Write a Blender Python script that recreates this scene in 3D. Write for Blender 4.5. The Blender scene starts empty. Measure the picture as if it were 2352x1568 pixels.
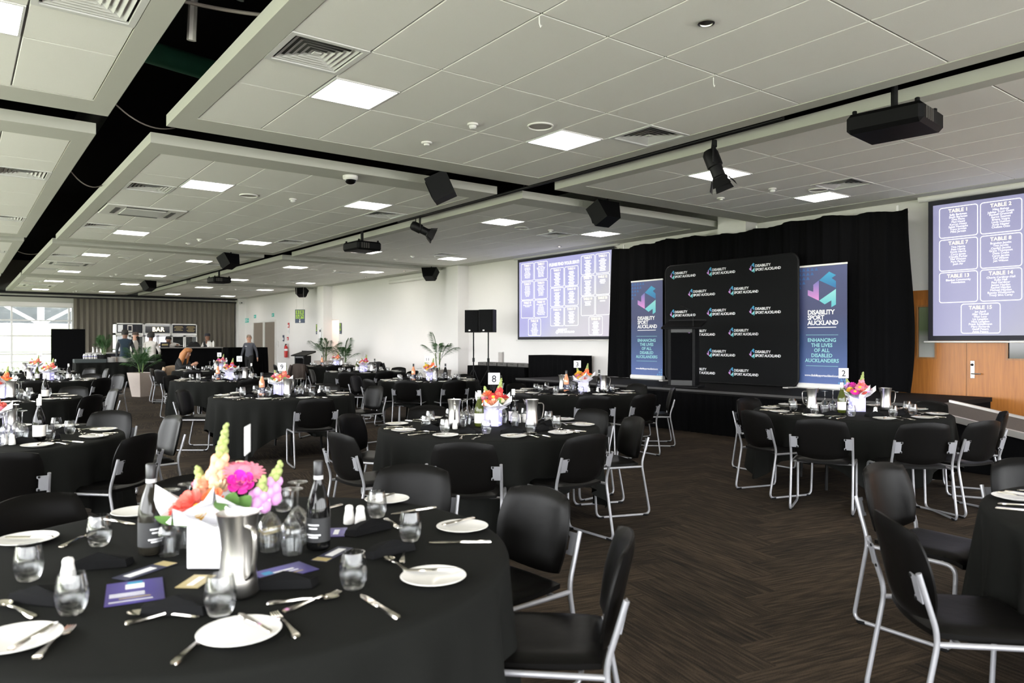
import bpy, bmesh, math, random
from math import sin, cos, pi, radians as R, sqrt, hypot, atan2
from mathutils import Vector, Matrix

random.seed(7)
S = bpy.context.scene
COL = S.collection

# ------------------------------------------------------------------ camera, world, exposure
EYE = 1.47
cam_d = bpy.data.cameras.new('camera')
cam_d.sensor_width = 36.0
cam_d.lens = 36.0 * 1684.6 / 2352
cam_d.clip_start = 0.05
cam_d.clip_end = 400
cam_d.dof.use_dof = True
cam_d.dof.focus_distance = 8.0
cam_d.dof.aperture_fstop = 3.2
cam = bpy.data.objects.new('camera', cam_d)
COL.objects.link(cam)
cam.location = (0, 0, EYE)
cam.rotation_euler = (R(90), 0, R(-37.142))
S.camera = cam

w = bpy.data.worlds.new('overcast_sky')
S.world = w
w.use_nodes = True
wn = w.node_tree
bg = wn.nodes['Background']
bg.inputs[0].default_value = (0.96, 0.98, 1.0, 1)
bg.inputs[1].default_value = 8.2

S.view_settings.view_transform = 'Standard'
S.view_settings.look = 'None'
S.view_settings.gamma = 1.0
S.view_settings.use_curve_mapping = False
S.view_settings.exposure = 0.95
cy = S.cycles
cy.use_denoising = True
cy.use_adaptive_sampling = True
cy.adaptive_threshold = 0.03
cy.max_bounces = 6
cy.diffuse_bounces = 3
cy.glossy_bounces = 2
cy.transmission_bounces = 6
cy.transparent_max_bounces = 12
cy.sample_clamp_indirect = 6
cy.caustics_reflective = False
cy.caustics_refractive = False

LAMP = 9.0      # ceiling panel emission

# ------------------------------------------------------------------ mesh helpers
class MB:
    def __init__(s):
        s.v = []; s.f = []
    def add(s, vs, fs, m=None):
        o = len(s.v)
        if m is not None:
            vs = [m @ Vector(p) for p in vs]
        s.v += [tuple(p) for p in vs]
        s.f += [tuple(i + o for i in f) for f in fs]
        return s
    def box(s, c, d, m=None):
        x, y, z = d[0] / 2, d[1] / 2, d[2] / 2
        vs = [(c[0] + a * x, c[1] + b * y, c[2] + e * z) for a in (-1, 1) for b in (-1, 1) for e in (-1, 1)]
        return s.add(vs, [(0, 1, 3, 2), (4, 6, 7, 5), (0, 4, 5, 1), (2, 3, 7, 6), (0, 2, 6, 4), (1, 5, 7, 3)], m)
    def b2(s, x0, x1, y0, y1, z0, z1, m=None):
        return s.box(((x0 + x1) / 2, (y0 + y1) / 2, (z0 + z1) / 2), (x1 - x0, y1 - y0, z1 - z0), m)
    def cbox(s, c, d, b, m=None):
        h = [k / 2 for k in d]
        vs = []; ix = {}
        for sx in (-1, 1):
            for sy in (-1, 1):
                for sz in (-1, 1):
                    sg = (sx, sy, sz)
                    for a in range(3):
                        ix[sg + (a,)] = len(vs)
                        vs.append(tuple(c[k] + sg[k] * (h[k] - (0 if k == a else b)) for k in range(3)))
        fs = []
        for a in range(3):
            p, q = [k for k in range(3) if k != a]
            for sa in (-1, 1):
                f = []
                for u, w_ in ((-1, -1), (1, -1), (1, 1), (-1, 1)):
                    g = [0, 0, 0]; g[a] = sa; g[p] = u; g[q] = w_
                    f.append(ix[tuple(g) + (a,)])
                fs.append(f)
            for u in (-1, 1):
                for w_ in (-1, 1):
                    g0 = [0, 0, 0]; g0[a] = -1; g0[p] = u; g0[q] = w_
                    g1 = list(g0); g1[a] = 1
                    fs.append([ix[tuple(g0) + (p,)], ix[tuple(g0) + (q,)], ix[tuple(g1) + (q,)], ix[tuple(g1) + (p,)]])
        for sx in (-1, 1):
            for sy in (-1, 1):
                for sz in (-1, 1):
                    fs.append([ix[(sx, sy, sz, a)] for a in range(3)])
        return s.add(vs, fs, m)
    def lathe(s, prof, n=24, m=None, closed=False):
        vs = []; fs = []; k = len(prof)
        for r, z in prof:
            for i in range(n):
                a = 2 * pi * i / n
                vs.append((r * cos(a), r * sin(a), z))
        for j in range(k - 1 + (1 if closed else 0)):
            j2 = (j + 1) % k
            for i in range(n):
                i2 = (i + 1) % n
                fs.append((j * n + i, j * n + i2, j2 * n + i2, j2 * n + i))
        if not closed:
            if prof[0][0] > 1e-6: fs.append(tuple(range(n))[::-1])
            if prof[-1][0] > 1e-6: fs.append(tuple((k - 1) * n + i for i in range(n)))
        return s.add(vs, fs, m)
    def tube(s, pts, r, n=8, m=None, closed=False, rs=None, flat=1.0):
        pts = [Vector(p) for p in pts]; k = len(pts)
        vs = []; fs = []
        up = None
        for i, p in enumerate(pts):
            if closed: t = pts[(i + 1) % k] - pts[i - 1]
            else: t = pts[min(i + 1, k - 1)] - pts[max(i - 1, 0)]
            t = t.normalized() if t.length > 1e-9 else Vector((0, 0, 1))
            if up is None:
                up = Vector((0, 0, 1)) if abs(t.z) < .9 else Vector((1, 0, 0))
            a = t.cross(up)
            if a.length < 1e-6: a = t.orthogonal()
            a.normalize(); b = a.cross(t).normalized(); up = b
            rr = rs[i] if rs else r
            for j in range(n):
                q = 2 * pi * j / n
                vs.append(p + a * (rr * cos(q)) + b * (rr * flat * sin(q)))
        for i in range(k if closed else k - 1):
            i2 = (i + 1) % k
            for j in range(n):
                j2 = (j + 1) % n
                fs.append((i * n + j, i * n + j2, i2 * n + j2, i2 * n + j))
        if not closed:
            fs.append(tuple(range(n))[::-1]); fs.append(tuple((k - 1) * n + j for j in range(n)))
        return s.add(vs, fs, m)
    def grid(s, fn, nu, nv, m=None, cu=False):
        vs = [fn(i / (nu if cu else nu - 1), j / (nv - 1)) for j in range(nv) for i in range(nu)]
        fs = []
        for j in range(nv - 1):
            for i in range(nu if cu else nu - 1):
                i2 = (i + 1) % nu
                fs.append((j * nu + i, j * nu + i2, (j + 1) * nu + i2, (j + 1) * nu + i))
        return s.add(vs, fs, m)
    def poly(s, pts, z0, z1, m=None):
        n = len(pts)
        vs = [(x, y, z0) for x, y in pts] + [(x, y, z1) for x, y in pts]
        fs = [tuple(range(n))[::-1], tuple(range(n, 2 * n))] + [(i, (i + 1) % n, n + (i + 1) % n, n + i) for i in range(n)]
        return s.add(vs, fs, m)
    def ball(s, c, r, n=10, k=6, m=None, sc=(1, 1, 1)):
        pr = [(r * sin(pi * j / k), -r * cos(pi * j / k)) for j in range(k + 1)]
        pr[0] = (r * .02, -r); pr[-1] = (r * .02, r)
        mm = Matrix.Translation(Vector(c)) @ Matrix.Diagonal((sc[0], sc[1], sc[2], 1))
        return s.lathe(pr, n, (m @ mm) if m is not None else mm)
    def mesh(s, name, mats=None, smooth=35, fix=True):
        me = bpy.data.meshes.new(name)
        me.from_pydata(s.v, [], s.f)
        if fix:
            bm = bmesh.new(); bm.from_mesh(me)
            bmesh.ops.recalc_face_normals(bm, faces=bm.faces)
            bm.to_mesh(me); bm.free()
        if smooth:
            me.shade_smooth()
            me.set_sharp_from_angle(angle=R(smooth))
        me.update()
        if mats is not None:
            me.materials.append(mats)
        return me

def ob(name, data, mat=None, parent=None, loc=(0, 0, 0), rot=(0, 0, 0), smooth=35, fix=True):
    if isinstance(data, MB):
        data = data.mesh(name, mat, smooth, fix)
    o = bpy.data.objects.new(name, data)
    COL.objects.link(o)
    o.parent = parent
    o.location = loc
    o.rotation_euler = rot
    return o

def empty(name, loc=(0, 0, 0), rot=(0, 0, 0), parent=None):
    o = bpy.data.objects.new(name, None)
    o.empty_display_size = .1
    COL.objects.link(o)
    o.location = loc; o.rotation_euler = rot; o.parent = parent
    return o

def tag(o, label=None, cat=None, group=None, kind=None):
    if label: o['label'] = label
    if cat: o['category'] = cat
    if group: o['group'] = group
    if kind: o['kind'] = kind
    return o

def struct(o, label=None):
    o['kind'] = 'structure'
    if label: o['label'] = label
    return o

KIDS = {}
def kids(o):
    return [c for c in o.children]

def copy_tree(o, loc=None, rz=None, parent=None):
    c = o.copy(); COL.objects.link(c); c.parent = parent
    if loc is not None: c.location = loc
    if rz is not None: c.rotation_euler = (0, 0, rz)
    for ch in PROTO_KIDS.get(o.name, ()):
        copy_tree(ch, parent=c)
    return c
PROTO_KIDS = {}
def register(o):
    ch = list(o.children)
    PROTO_KIDS[o.name] = ch
    for c in ch: register(c)

class Proto:
    """first use moves the original, later uses copy it with its parts"""
    def __init__(s, o):
        s.o = o; s.used = False; register(o)
    def put(s, loc, rz=0, label=None, cat=None, group=None):
        if not s.used:
            s.used = True; c = s.o; c.location = loc; c.rotation_euler = (0, 0, rz)
        else:
            c = copy_tree(s.o, loc, rz)
        tag(c, label, cat, group)
        return c

def panel_frame(name, loc, phi, parent=None):
    """Empty whose local x runs to the viewer's right, y up, z towards the viewer; faces azimuth phi (degrees)"""
    return empty(name, loc, (R(90), 0, R(phi + 90)), parent)

def fillet(pts, r, n=4):
    pts = [Vector(p) for p in pts]; out = [pts[0]]
    for i in range(1, len(pts) - 1):
        a, b, c = pts[i - 1], pts[i], pts[i + 1]
        da = (a - b); dc = (c - b)
        q = min(r, da.length * .49, dc.length * .49)
        p0 = b + da.normalized() * q; p1 = b + dc.normalized() * q
        for k in range(n + 1):
            t = k / n
            out.append(p0 * (1 - t) ** 2 + b * 2 * t * (1 - t) + p1 * t * t)
    out.append(pts[-1])
    return out

def rrect(w_, h, r, n=5, cx=0, cy_=0):
    out = []
    for qx, qy, a0 in ((1, 1, 0), (-1, 1, 90), (-1, -1, 180), (1, -1, 270)):
        for k in range(n + 1):
            a = R(a0 + 90 * k / n)
            out.append((cx + qx * (w_ / 2 - r) + r * cos(a), cy_ + qy * (h / 2 - r) + r * sin(a)))
    return out

def outline(w_, h, r, t, cx=0, cy_=0, z=0.0):
    """thin rounded rectangle line as a flat ring"""
    a = rrect(w_, h, r, 4, cx, cy_); b = rrect(w_ - 2 * t, h - 2 * t, max(r - t, .001), 4, cx, cy_)
    n = len(a); m = MB()
    m.add([(x, y, z) for x, y in a] + [(x, y, z) for x, y in b],
          [(i, (i + 1) % n, n + (i + 1) % n, n + i) for i in range(n)])
    return m

# view test: pixel x, y and depth in the photograph's frame for a world point
_A = R(37.142); _FW = (sin(_A), cos(_A)); _RT = (cos(_A), -sin(_A))
def view(x, y, z=.8):
    d = x * _FW[0] + y * _FW[1]
    if d < .2: return (-9999, 0, d)
    return (1176 + 1684.6 * (x * _RT[0] + y * _RT[1]) / d, 783 + 1684.6 * (EYE - z) / d, d)

ORD = ['first', 'second', 'third', 'fourth', 'fifth', 'sixth', 'seventh', 'eighth', 'ninth', 'tenth', 'eleventh', 'twelfth', 'thirteenth', 'fourteenth']
def place_words(xs):
    """left-to-right wording for items seen at screen positions xs"""
    n = len(xs); order = sorted(range(n), key=lambda i: xs[i]); out = [''] * n
    for k, i in enumerate(order):
        if n == 1: out[i] = ''
        elif k == 0: out[i] = ', leftmost'
        elif k == n - 1: out[i] = ', rightmost'
        else: out[i] = ', %s from left' % ORD[k]
    return out

# ------------------------------------------------------------------ materials
def pm(name, col, rough=.5, metal=0, spec=.5, var=0, vscale=8, bump=0, bscale=60, coat=0, sheen=0, emit=None, estr=0, stretch=None, trans=0, alpha=1):
    m = bpy.data.materials.new(name); m.use_nodes = True
    nt = m.node_tree; N = nt.nodes; L = nt.links
    p = N['Principled BSDF']
    p.inputs['Base Color'].default_value = (*col, 1)
    p.inputs['Roughness'].default_value = rough
    p.inputs['Metallic'].default_value = metal
    p.inputs['Specular IOR Level'].default_value = spec
    if coat: p.inputs['Coat Weight'].default_value = coat; p.inputs['Coat Roughness'].default_value = .08
    if sheen: p.inputs['Sheen Weight'].default_value = sheen; p.inputs['Sheen Roughness'].default_value = .6
    if trans: p.inputs['Transmission Weight'].default_value = trans
    if emit:
        p.inputs['Emission Color'].default_value = (*emit, 1); p.inputs['Emission Strength'].default_value = estr; m.cycles.emission_sampling = 'NONE'
    tc = N.new('ShaderNodeTexCoord')
    src = tc.outputs['Object']
    if stretch:
        mp = N.new('ShaderNodeMapping'); mp.inputs['Scale'].default_value = stretch
        L.new(src, mp.inputs[0]); src = mp.outputs[0]
    if var:
        nz = N.new('ShaderNodeTexNoise'); nz.inputs['Scale'].default_value = vscale; nz.inputs['Detail'].default_value = 5
        L.new(src, nz.inputs['Vector'])
        mx = N.new('ShaderNodeMix'); mx.data_type = 'RGBA'
        mx.inputs['A'].default_value = (*[max(0, c * (1 - var)) for c in col], 1)
        mx.inputs['B'].default_value = (*[min(1, c * (1 + var)) for c in col], 1)
        L.new(nz.outputs['Fac'], mx.inputs['Factor']); L.new(mx.outputs['Result'], p.inputs['Base Color'])
    if bump:
        nb = N.new('ShaderNodeTexNoise'); nb.inputs['Scale'].default_value = bscale; nb.inputs['Detail'].default_value = 4
        L.new(src, nb.inputs['Vector'])
        bp = N.new('ShaderNodeBump'); bp.inputs['Strength'].default_value = bump; bp.inputs['Distance'].default_value = .02
        L.new(nb.outputs['Fac'], bp.inputs['Height']); L.new(bp.outputs[0], p.inputs['Normal'])
    return m

def emat(name, col, strength, sample=False):
    m = bpy.data.materials.new(name); m.use_nodes = True
    m.cycles.emission_sampling = 'AUTO' if sample else 'NONE'
    nt = m.node_tree; nt.nodes.clear()
    e = nt.nodes.new('ShaderNodeEmission'); o = nt.nodes.new('ShaderNodeOutputMaterial')
    e.inputs[0].default_value = (*col, 1); e.inputs[1].default_value = strength
    nt.links.new(e.outputs[0], o.inputs[0])
    return m

def glassmat(name, tint=(1, 1, 1), ior=1.45, base=.02):
    m = bpy.data.materials.new(name); m.use_nodes = True
    nt = m.node_tree; nt.nodes.clear(); N = nt.nodes; L = nt.links
    t = N.new('ShaderNodeBsdfTransparent'); t.inputs[0].default_value = (*tint, 1)
    g = N.new('ShaderNodeBsdfGlossy'); g.inputs['Roughness'].default_value = .03
    fr = N.new('ShaderNodeFresnel'); fr.inputs['IOR'].default_value = ior
    ad = N.new('ShaderNodeMath'); ad.operation = 'ADD'; ad.inputs[1].default_value = base; ad.use_clamp = True
    mx = N.new('ShaderNodeMixShader'); o = N.new('ShaderNodeOutputMaterial')
    L.new(fr.outputs[0], ad.inputs[0]); L.new(ad.outputs[0], mx.inputs[0]); L.new(t.outputs[0], mx.inputs[1]); L.new(g.outputs[0], mx.inputs[2])
    L.new(mx.outputs[0], o.inputs[0])
    return m

def clearglass(name):
    m = bpy.data.materials.new(name); m.use_nodes = True
    nt = m.node_tree; nt.nodes.clear(); N = nt.nodes; L = nt.links
    g = N.new('ShaderNodeBsdfGlass'); g.inputs['IOR'].default_value = 1.45; g.inputs['Roughness'].default_value = 0.0; g.inputs[0].default_value = (.99, .995, .995, 1)
    t = N.new('ShaderNodeBsdfTransparent'); mx = N.new('ShaderNodeMixShader'); mx.inputs[0].default_value = .52
    L.new(g.outputs[0], mx.inputs[1]); L.new(t.outputs[0], mx.inputs[2])
    o = N.new('ShaderNodeOutputMaterial'); L.new(mx.outputs[0], o.inputs[0])
    return m

def thinglass(name):
    m = bpy.data.materials.new(name); m.use_nodes = True
    nt = m.node_tree; nt.nodes.clear(); N = nt.nodes; L = nt.links
    t = N.new('ShaderNodeBsdfTransparent'); t.inputs[0].default_value = (.985, .99, .99, 1)
    g = N.new('ShaderNodeBsdfGlossy'); g.inputs['Roughness'].default_value = .04
    d = N.new('ShaderNodeBsdfGlass'); d.inputs['IOR'].default_value = 1.4; d.inputs['Roughness'].default_value = .02
    fr = N.new('ShaderNodeFresnel'); fr.inputs['IOR'].default_value = 1.5
    mu = N.new('ShaderNodeMath'); mu.operation = 'MULTIPLY_ADD'; mu.inputs[1].default_value = .34; mu.inputs[2].default_value = .018
    m1 = N.new('ShaderNodeMixShader'); m2 = N.new('ShaderNodeMixShader'); m2.inputs[0].default_value = .14; o = N.new('ShaderNodeOutputMaterial')
    L.new(fr.outputs[0], mu.inputs[0]); L.new(mu.outputs[0], m1.inputs[0]); L.new(t.outputs[0], m1.inputs[1]); L.new(g.outputs[0], m1.inputs[2])
    L.new(m1.outputs[0], m2.inputs[1]); L.new(d.outputs[0], m2.inputs[2]); L.new(m2.outputs[0], o.inputs[0])
    return m

def gradmat(name, stops, axis='Y', emit=0.0, rough=.6, coord='Generated'):
    m = bpy.data.materials.new(name); m.use_nodes = True
    nt = m.node_tree; N = nt.nodes; L = nt.links; p = N['Principled BSDF']
    tc = N.new('ShaderNodeTexCoord'); sp = N.new('ShaderNodeSeparateXYZ'); rp = N.new('ShaderNodeValToRGB')
    L.new(tc.outputs[coord], sp.inputs[0]); L.new(sp.outputs[axis], rp.inputs[0])
    cr = rp.color_ramp
    cr.elements[0].position, cr.elements[1].position = stops[0][0], stops[-1][0]
    cr.elements[0].color = (*stops[0][1], 1); cr.elements[1].color = (*stops[-1][1], 1)
    for q, c in stops[1:-1]:
        e = cr.elements.new(q); e.color = (*c, 1)
    p.inputs['Roughness'].default_value = rough
    if emit:
        p.inputs['Base Color'].default_value = (.02, .02, .02, 1)
        L.new(rp.outputs[0], p.inputs['Emission Color']); p.inputs['Emission Strength'].default_value = emit
    else:
        L.new(rp.outputs[0], p.inputs['Base Color'])
    return m

def carpet_material():
    m = bpy.data.materials.new('carpet'); m.use_nodes = True
    nt = m.node_tree; N = nt.nodes; L = nt.links; p = N['Principled BSDF']
    p.inputs['Roughness'].default_value = .95; p.inputs['Specular IOR Level'].default_value = .15
    def math_(op, a, b=None):
        n = N.new('ShaderNodeMath'); n.operation = op
        for i, q in enumerate((a, b)):
            if q is None: continue
            if isinstance(q, (int, float)): n.inputs[i].default_value = q
            else: L.new(q, n.inputs[i])
        return n.outputs[0]
    tc = N.new('ShaderNodeTexCoord')
    mp = N.new('ShaderNodeMapping'); mp.inputs['Rotation'].default_value = (0, 0, R(12)); mp.inputs['Scale'].default_value = (4, 4, 4)
    L.new(tc.outputs['Object'], mp.inputs[0])
    sp = N.new('ShaderNodeSeparateXYZ'); L.new(mp.outputs[0], sp.inputs[0])
    x, y = sp.outputs[0], sp.outputs[1]
    i, j = math_('FLOOR', x), math_('FLOOR', y)
    k = math_('FLOORED_MODULO', math_('SUBTRACT', i, j), 8)
    hor = math_('LESS_THAN', k, 3.5)
    k2 = math_('FLOORED_MODULO', math_('SUBTRACT', math_('SUBTRACT', j, i), 1), 8)
    # plank ids
    ih = math_('SUBTRACT', i, k); jv = math_('SUBTRACT', j, k2)
    def mixv(a, b):   # hor ? a : b
        return math_('ADD', math_('MULTIPLY', a, hor), math_('MULTIPLY', b, math_('SUBTRACT', 1, hor)))
    idx, idy = mixv(ih, i), mixv(j, jv)
    along, across = mixv(x, y), mixv(y, x)
    cid = N.new('ShaderNodeCombineXYZ'); L.new(idx, cid.inputs[0]); L.new(idy, cid.inputs[1]); L.new(hor, cid.inputs[2])
    wn_ = N.new('ShaderNodeTexWhiteNoise'); wn_.noise_dimensions = '3D'; L.new(cid.outputs[0], wn_.inputs[0])
    cs = N.new('ShaderNodeCombineXYZ')
    L.new(math_('MULTIPLY', along, 1.1), cs.inputs[0]); L.new(math_('MULTIPLY', across, 15), cs.inputs[1]); L.new(math_('MULTIPLY', wn_.outputs['Value'], 37), cs.inputs[2])
    nz = N.new('ShaderNodeTexNoise'); nz.inputs['Scale'].default_value = 1.0; nz.inputs['Detail'].default_value = 3
    L.new(cs.outputs[0], nz.inputs['Vector'])
    fine = N.new('ShaderNodeTexNoise'); fine.inputs['Scale'].default_value = 160; L.new(tc.outputs['Object'], fine.inputs['Vector'])
    v = math_('ADD', math_('ADD', math_('MULTIPLY', nz.outputs['Fac'], .85), math_('MULTIPLY', wn_.outputs['Value'], .12)), math_('MULTIPLY', fine.outputs['Fac'], .36))
    rp = N.new('ShaderNodeValToRGB'); cr = rp.color_ramp
    cr.elements[0].position = .42; cr.elements[0].color = (.0095, .0072, .0058, 1)
    cr.elements[1].position = .95; cr.elements[1].color = (.088, .062, .041, 1)
    e = cr.elements.new(.64); e.color = (.029, .021, .0145, 1)
    L.new(v, rp.inputs[0]); L.new(rp.outputs[0], p.inputs['Base Color'])
    bp = N.new('ShaderNodeBump'); bp.inputs['Strength'].default_value = .25; bp.inputs['Distance'].default_value = .01
    L.new(v, bp.inputs['Height']); L.new(bp.outputs[0], p.inputs['Normal'])
    return m

def wood_material(name, c1, c2, scale=(1.2, 1.2, 14)):
    m = bpy.data.materials.new(name); m.use_nodes = True
    nt = m.node_tree; N = nt.nodes; L = nt.links; p = N['Principled BSDF']
    tc = N.new('ShaderNodeTexCoord'); mp = N.new('ShaderNodeMapping'); mp.inputs['Scale'].default_value = (14, 14, .9)
    L.new(tc.outputs['Object'], mp.inputs[0])
    nz = N.new('ShaderNodeTexNoise'); nz.inputs['Scale'].default_value = 2.2; nz.inputs['Detail'].default_value = 6; nz.inputs['Distortion'].default_value = .6
    L.new(mp.outputs[0], nz.inputs['Vector'])
    rp = N.new('ShaderNodeValToRGB'); rp.color_ramp.elements[0].position = .3; rp.color_ramp.elements[1].position = .75
    rp.color_ramp.elements[0].color = (*c1, 1); rp.color_ramp.elements[1].color = (*c2, 1)
    L.new(nz.outputs['Fac'], rp.inputs[0]); L.new(rp.outputs[0], p.inputs['Base Color'])
    p.inputs['Roughness'].default_value = .38
    return m

MT = dict(
    carpet=carpet_material(),
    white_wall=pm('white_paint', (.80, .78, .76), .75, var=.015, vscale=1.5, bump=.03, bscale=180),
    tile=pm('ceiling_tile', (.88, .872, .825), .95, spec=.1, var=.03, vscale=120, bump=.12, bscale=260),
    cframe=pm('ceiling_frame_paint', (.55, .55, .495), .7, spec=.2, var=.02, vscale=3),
    tbar=pm('grid_bar_paint', (.22, .22, .215), .6),
    plenum=pm('black_plenum', (.006, .006, .007), .95, spec=.1, var=.3, vscale=2),
    duct=pm('dark_duct', (.015, .02, .018), .6, var=.3),
    green_duct=pm('green_duct_wrap', (.01, .09, .05), .7, var=.2),
    cable=pm('grey_cable', (.28, .25, .22), .7, var=.1),
    curtain=pm('olive_grey_curtain', (.115, .102, .080), .95, sheen=.2, var=.08, vscale=60, bump=.05, bscale=300),
    drape=pm('black_drape', (.0028, .0028, .0032), .97, spec=.06, var=.2, vscale=30, bump=.05, bscale=250),
    cloth=pm('black_tablecloth', (.0074, .0077, .0069), .93, spec=.10, var=.12, vscale=200, bump=.05, bscale=500),
    vinyl=pm('black_vinyl', (.0034, .0031, .0029), .38, spec=.095, var=.1, vscale=12, bump=.05, bscale=18),
    steel_paint=pm('silver_painted_steel', (.33, .33, .35), .38, metal=.5, spec=.5, var=.04, vscale=40),
    plate=pm('silver_bracket_paint', (.27, .27, .29), .45, metal=.3, var=.06, vscale=30),
    stainless=pm('brushed_stainless', (.46, .445, .42), .28, metal=1, var=.04, vscale=90, stretch=(1, 1, 12)),
    cutlery=pm('polished_cutlery', (.62, .58, .52), .14, metal=1, var=.03, vscale=50),
    china=pm('white_china', (.76, .74, .71), .22, spec=.5, var=.01, vscale=10),
    glass=thinglass('clear_glass'),
    pane=glassmat('window_pane', (.95, .97, .97), 1.3, .01),
    napkin=pm('black_napkin_cloth', (.0075, .0075, .008), .95, spec=.08, var=.15, vscale=150, bump=.08, bscale=350),
    bottle_black=pm('black_bottle_glass', (.004, .004, .004), .07, spec=.35, var=.1),
    bottle_green=pm('green_bottle_glass', (.050, .062, .010), .08, spec=.4, var=.1),
    bottle_brown=pm('smoky_bottle_glass', (.016, .0145, .011), .10, spec=.35, var=.1),
    bottle_rose=pm('rose_wine_glass', (.72, .30, .16), .08, spec=.5, coat=.5, var=.05),
    cap_black=pm('black_bottle_cap', (.012, .012, .014), .35, var=.1),
    cap_white=pm('white_bottle_cap', (.78, .77, .74), .4, var=.02),
    cap_grey=pm('grey_cap_ring', (.55, .55, .56), .4, var=.02),
    label_cream=pm('cream_paper_label', (.72, .68, .63), .7, var=.03, vscale=30),
    label_dark=pm('charcoal_paper_label', (.014, .0145, .016), .6, var=.1, vscale=30),
    label_navy=pm('navy_paper_label', (.02, .022, .055), .6, var=.1, vscale=30),
    print_white=pm('white_print', (.85, .85, .86), .7, var=.01),
    print_black=pm('black_print', (.012, .012, .02), .7, var=.05),
    paper=pm('white_card', (.84, .84, .85), .8, var=.01, vscale=6),
    wrap=pm('white_wrapping_paper', (.74, .73, .76), .75, var=.02, vscale=8),
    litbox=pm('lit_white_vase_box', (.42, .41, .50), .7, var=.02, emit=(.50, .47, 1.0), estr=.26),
    led=emat('fairy_light', (.72, .70, 1.0), 22.0),
    black_metal=pm('black_metal', (.006, .006, .0065), .5, spec=.2, var=.1),
    black_plastic=pm('black_plastic', (.0035, .0035, .004), .55, spec=.15, var=.15, vscale=40, bump=.04, bscale=300),
    speaker_grille=pm('black_speaker_grille', (.004, .004, .0045), .7, spec=.12, var=.3, vscale=300, bump=.2, bscale=500),
    stage_top=pm('black_stage_deck', (.006, .0056, .0056), .75, spec=.12, var=.2, vscale=6),
    ramp_top=pm('ramp_carpet', (.085, .068, .058), .95, var=.2, vscale=40),
    trim_alu=pm('aluminium_trim', (.55, .53, .50), .4, metal=.7, var=.05),
    wood=wood_material('oak_veneer', (.34, .120, .022), (.48, .185, .036)),
    wood_frame=wood_material('oak_trim', (.27, .115, .035), (.38, .18, .06)),
    steel_door=pm('taupe_door_paint', (.24, .20, .165), .5, var=.06, vscale=5),
    lamp=emat('ceiling_lamp_diffuser', (1.0, .945, .87), LAMP, True),
    lampframe=pm('white_light_frame', (.7, .7, .7), .5),
    vent=pm('vent_metal', (.72, .72, .70), .5, var=.05, vscale=20),
    vent_dark=pm('vent_throat', (.10, .10, .095), .8),
    white_plastic=pm('white_plastic', (.78, .77, .74), .45, var=.02),
    grass=pm('grass_bank', (.085, .098, .040), .95, var=.25, vscale=1.2),
    galv=pm('white_stadium_steel', (.75, .76, .78), .6, var=.05),
    alu=pm('window_aluminium', (.62, .62, .62), .45, metal=.3, var=.03),
    leaf=pm('palm_leaf', (.028, .085, .022), .5, var=.3, vscale=9),
    leaf2=pm('fresh_green_leaf', (.12, .25, .06), .6, var=.25, vscale=20),
    stem=pm('green_stem', (.10, .16, .04), .6, var=.2),
    soil=pm('potting_soil', (.02, .014, .01), .95, var=.3, vscale=40, bump=.5, bscale=40),
    planter=pm('pale_stone_planter', (.42, .36, .32), .7, var=.05, vscale=12),
    planter_grey=pm('grey_stone_planter', (.33, .30, .27), .7, var=.05, vscale=12),
    red=pm('fire_red', (.55, .02, .02), .35, var=.05),
    sign_blue=pm('sign_navy', (.035, .055, .105), .5, var=.04),
    sign_green=pm('sign_lime', (.36, .55, .06), .5, var=.04),
    exit_green=pm('exit_sign_green', (.02, .30, .25), .4, var=.03, emit=(.02, .35, .28), estr=.25),
    coat_beige=pm('beige_coat', (.42, .30, .20), .9, var=.12, vscale=20),
    coat_brown=pm('brown_coat', (.045, .032, .026), .95, var=.3, vscale=25, bump=.3, bscale=40),
    coat_black=pm('black_coat', (.007, .007, .008), .95, var=.3, vscale=25, bump=.3, bscale=40),
)

# ------------------------------------------------------------------ room shell
XL, XR, YB, YF, ZC, ZT = -4.4, 11.92, -6.0, 39.3, 3.67, 5.1
struct(ob('floor', MB().b2(XL - .2, XR + 1.6, YB - .2, YF + .4, -.12, 0), MT['carpet'], smooth=0), 'dark brown herringbone carpet floor')

wr = MB()
wr.b2(XR, XR + .25, YB, 26.95, 0, ZT)
wr.b2(XR, XR + .25, 26.95, 28.2, 2.33, ZT)
wr.b2(XR, XR + .25, 28.2, YF + .2, 0, ZT)
struct(ob('wall_right', wr, MT['white_wall'], smooth=0), 'white painted side wall behind the stage')
al = MB()      # alcove to the toilets
al.b2(XR + 1.5, XR + 1.6, 26.4, 28.8, 0, 2.6)
al.b2(XR + .25, XR + 1.5, 28.35, 28.45, 0, 2.6)
al.b2(XR + .25, XR + 1.5, 26.70, 26.80, 0, 2.6)
al.b2(XR + .25, XR + 1.6, 26.4, 28.8, 2.5, 2.6)
struct(ob('wall_alcove', al, MT['white_wall'], smooth=0), 'white walls of the recess leading to the toilets')
for i, y in enumerate((8.15, 17.85, 27.62, 38.55)):
    struct(ob('pillar', MB().b2(11.56, XR + .01, y, y + .62, 0, ZT), MT['white_wall'], smooth=0), 'white square pillar against the side wall')

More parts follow.
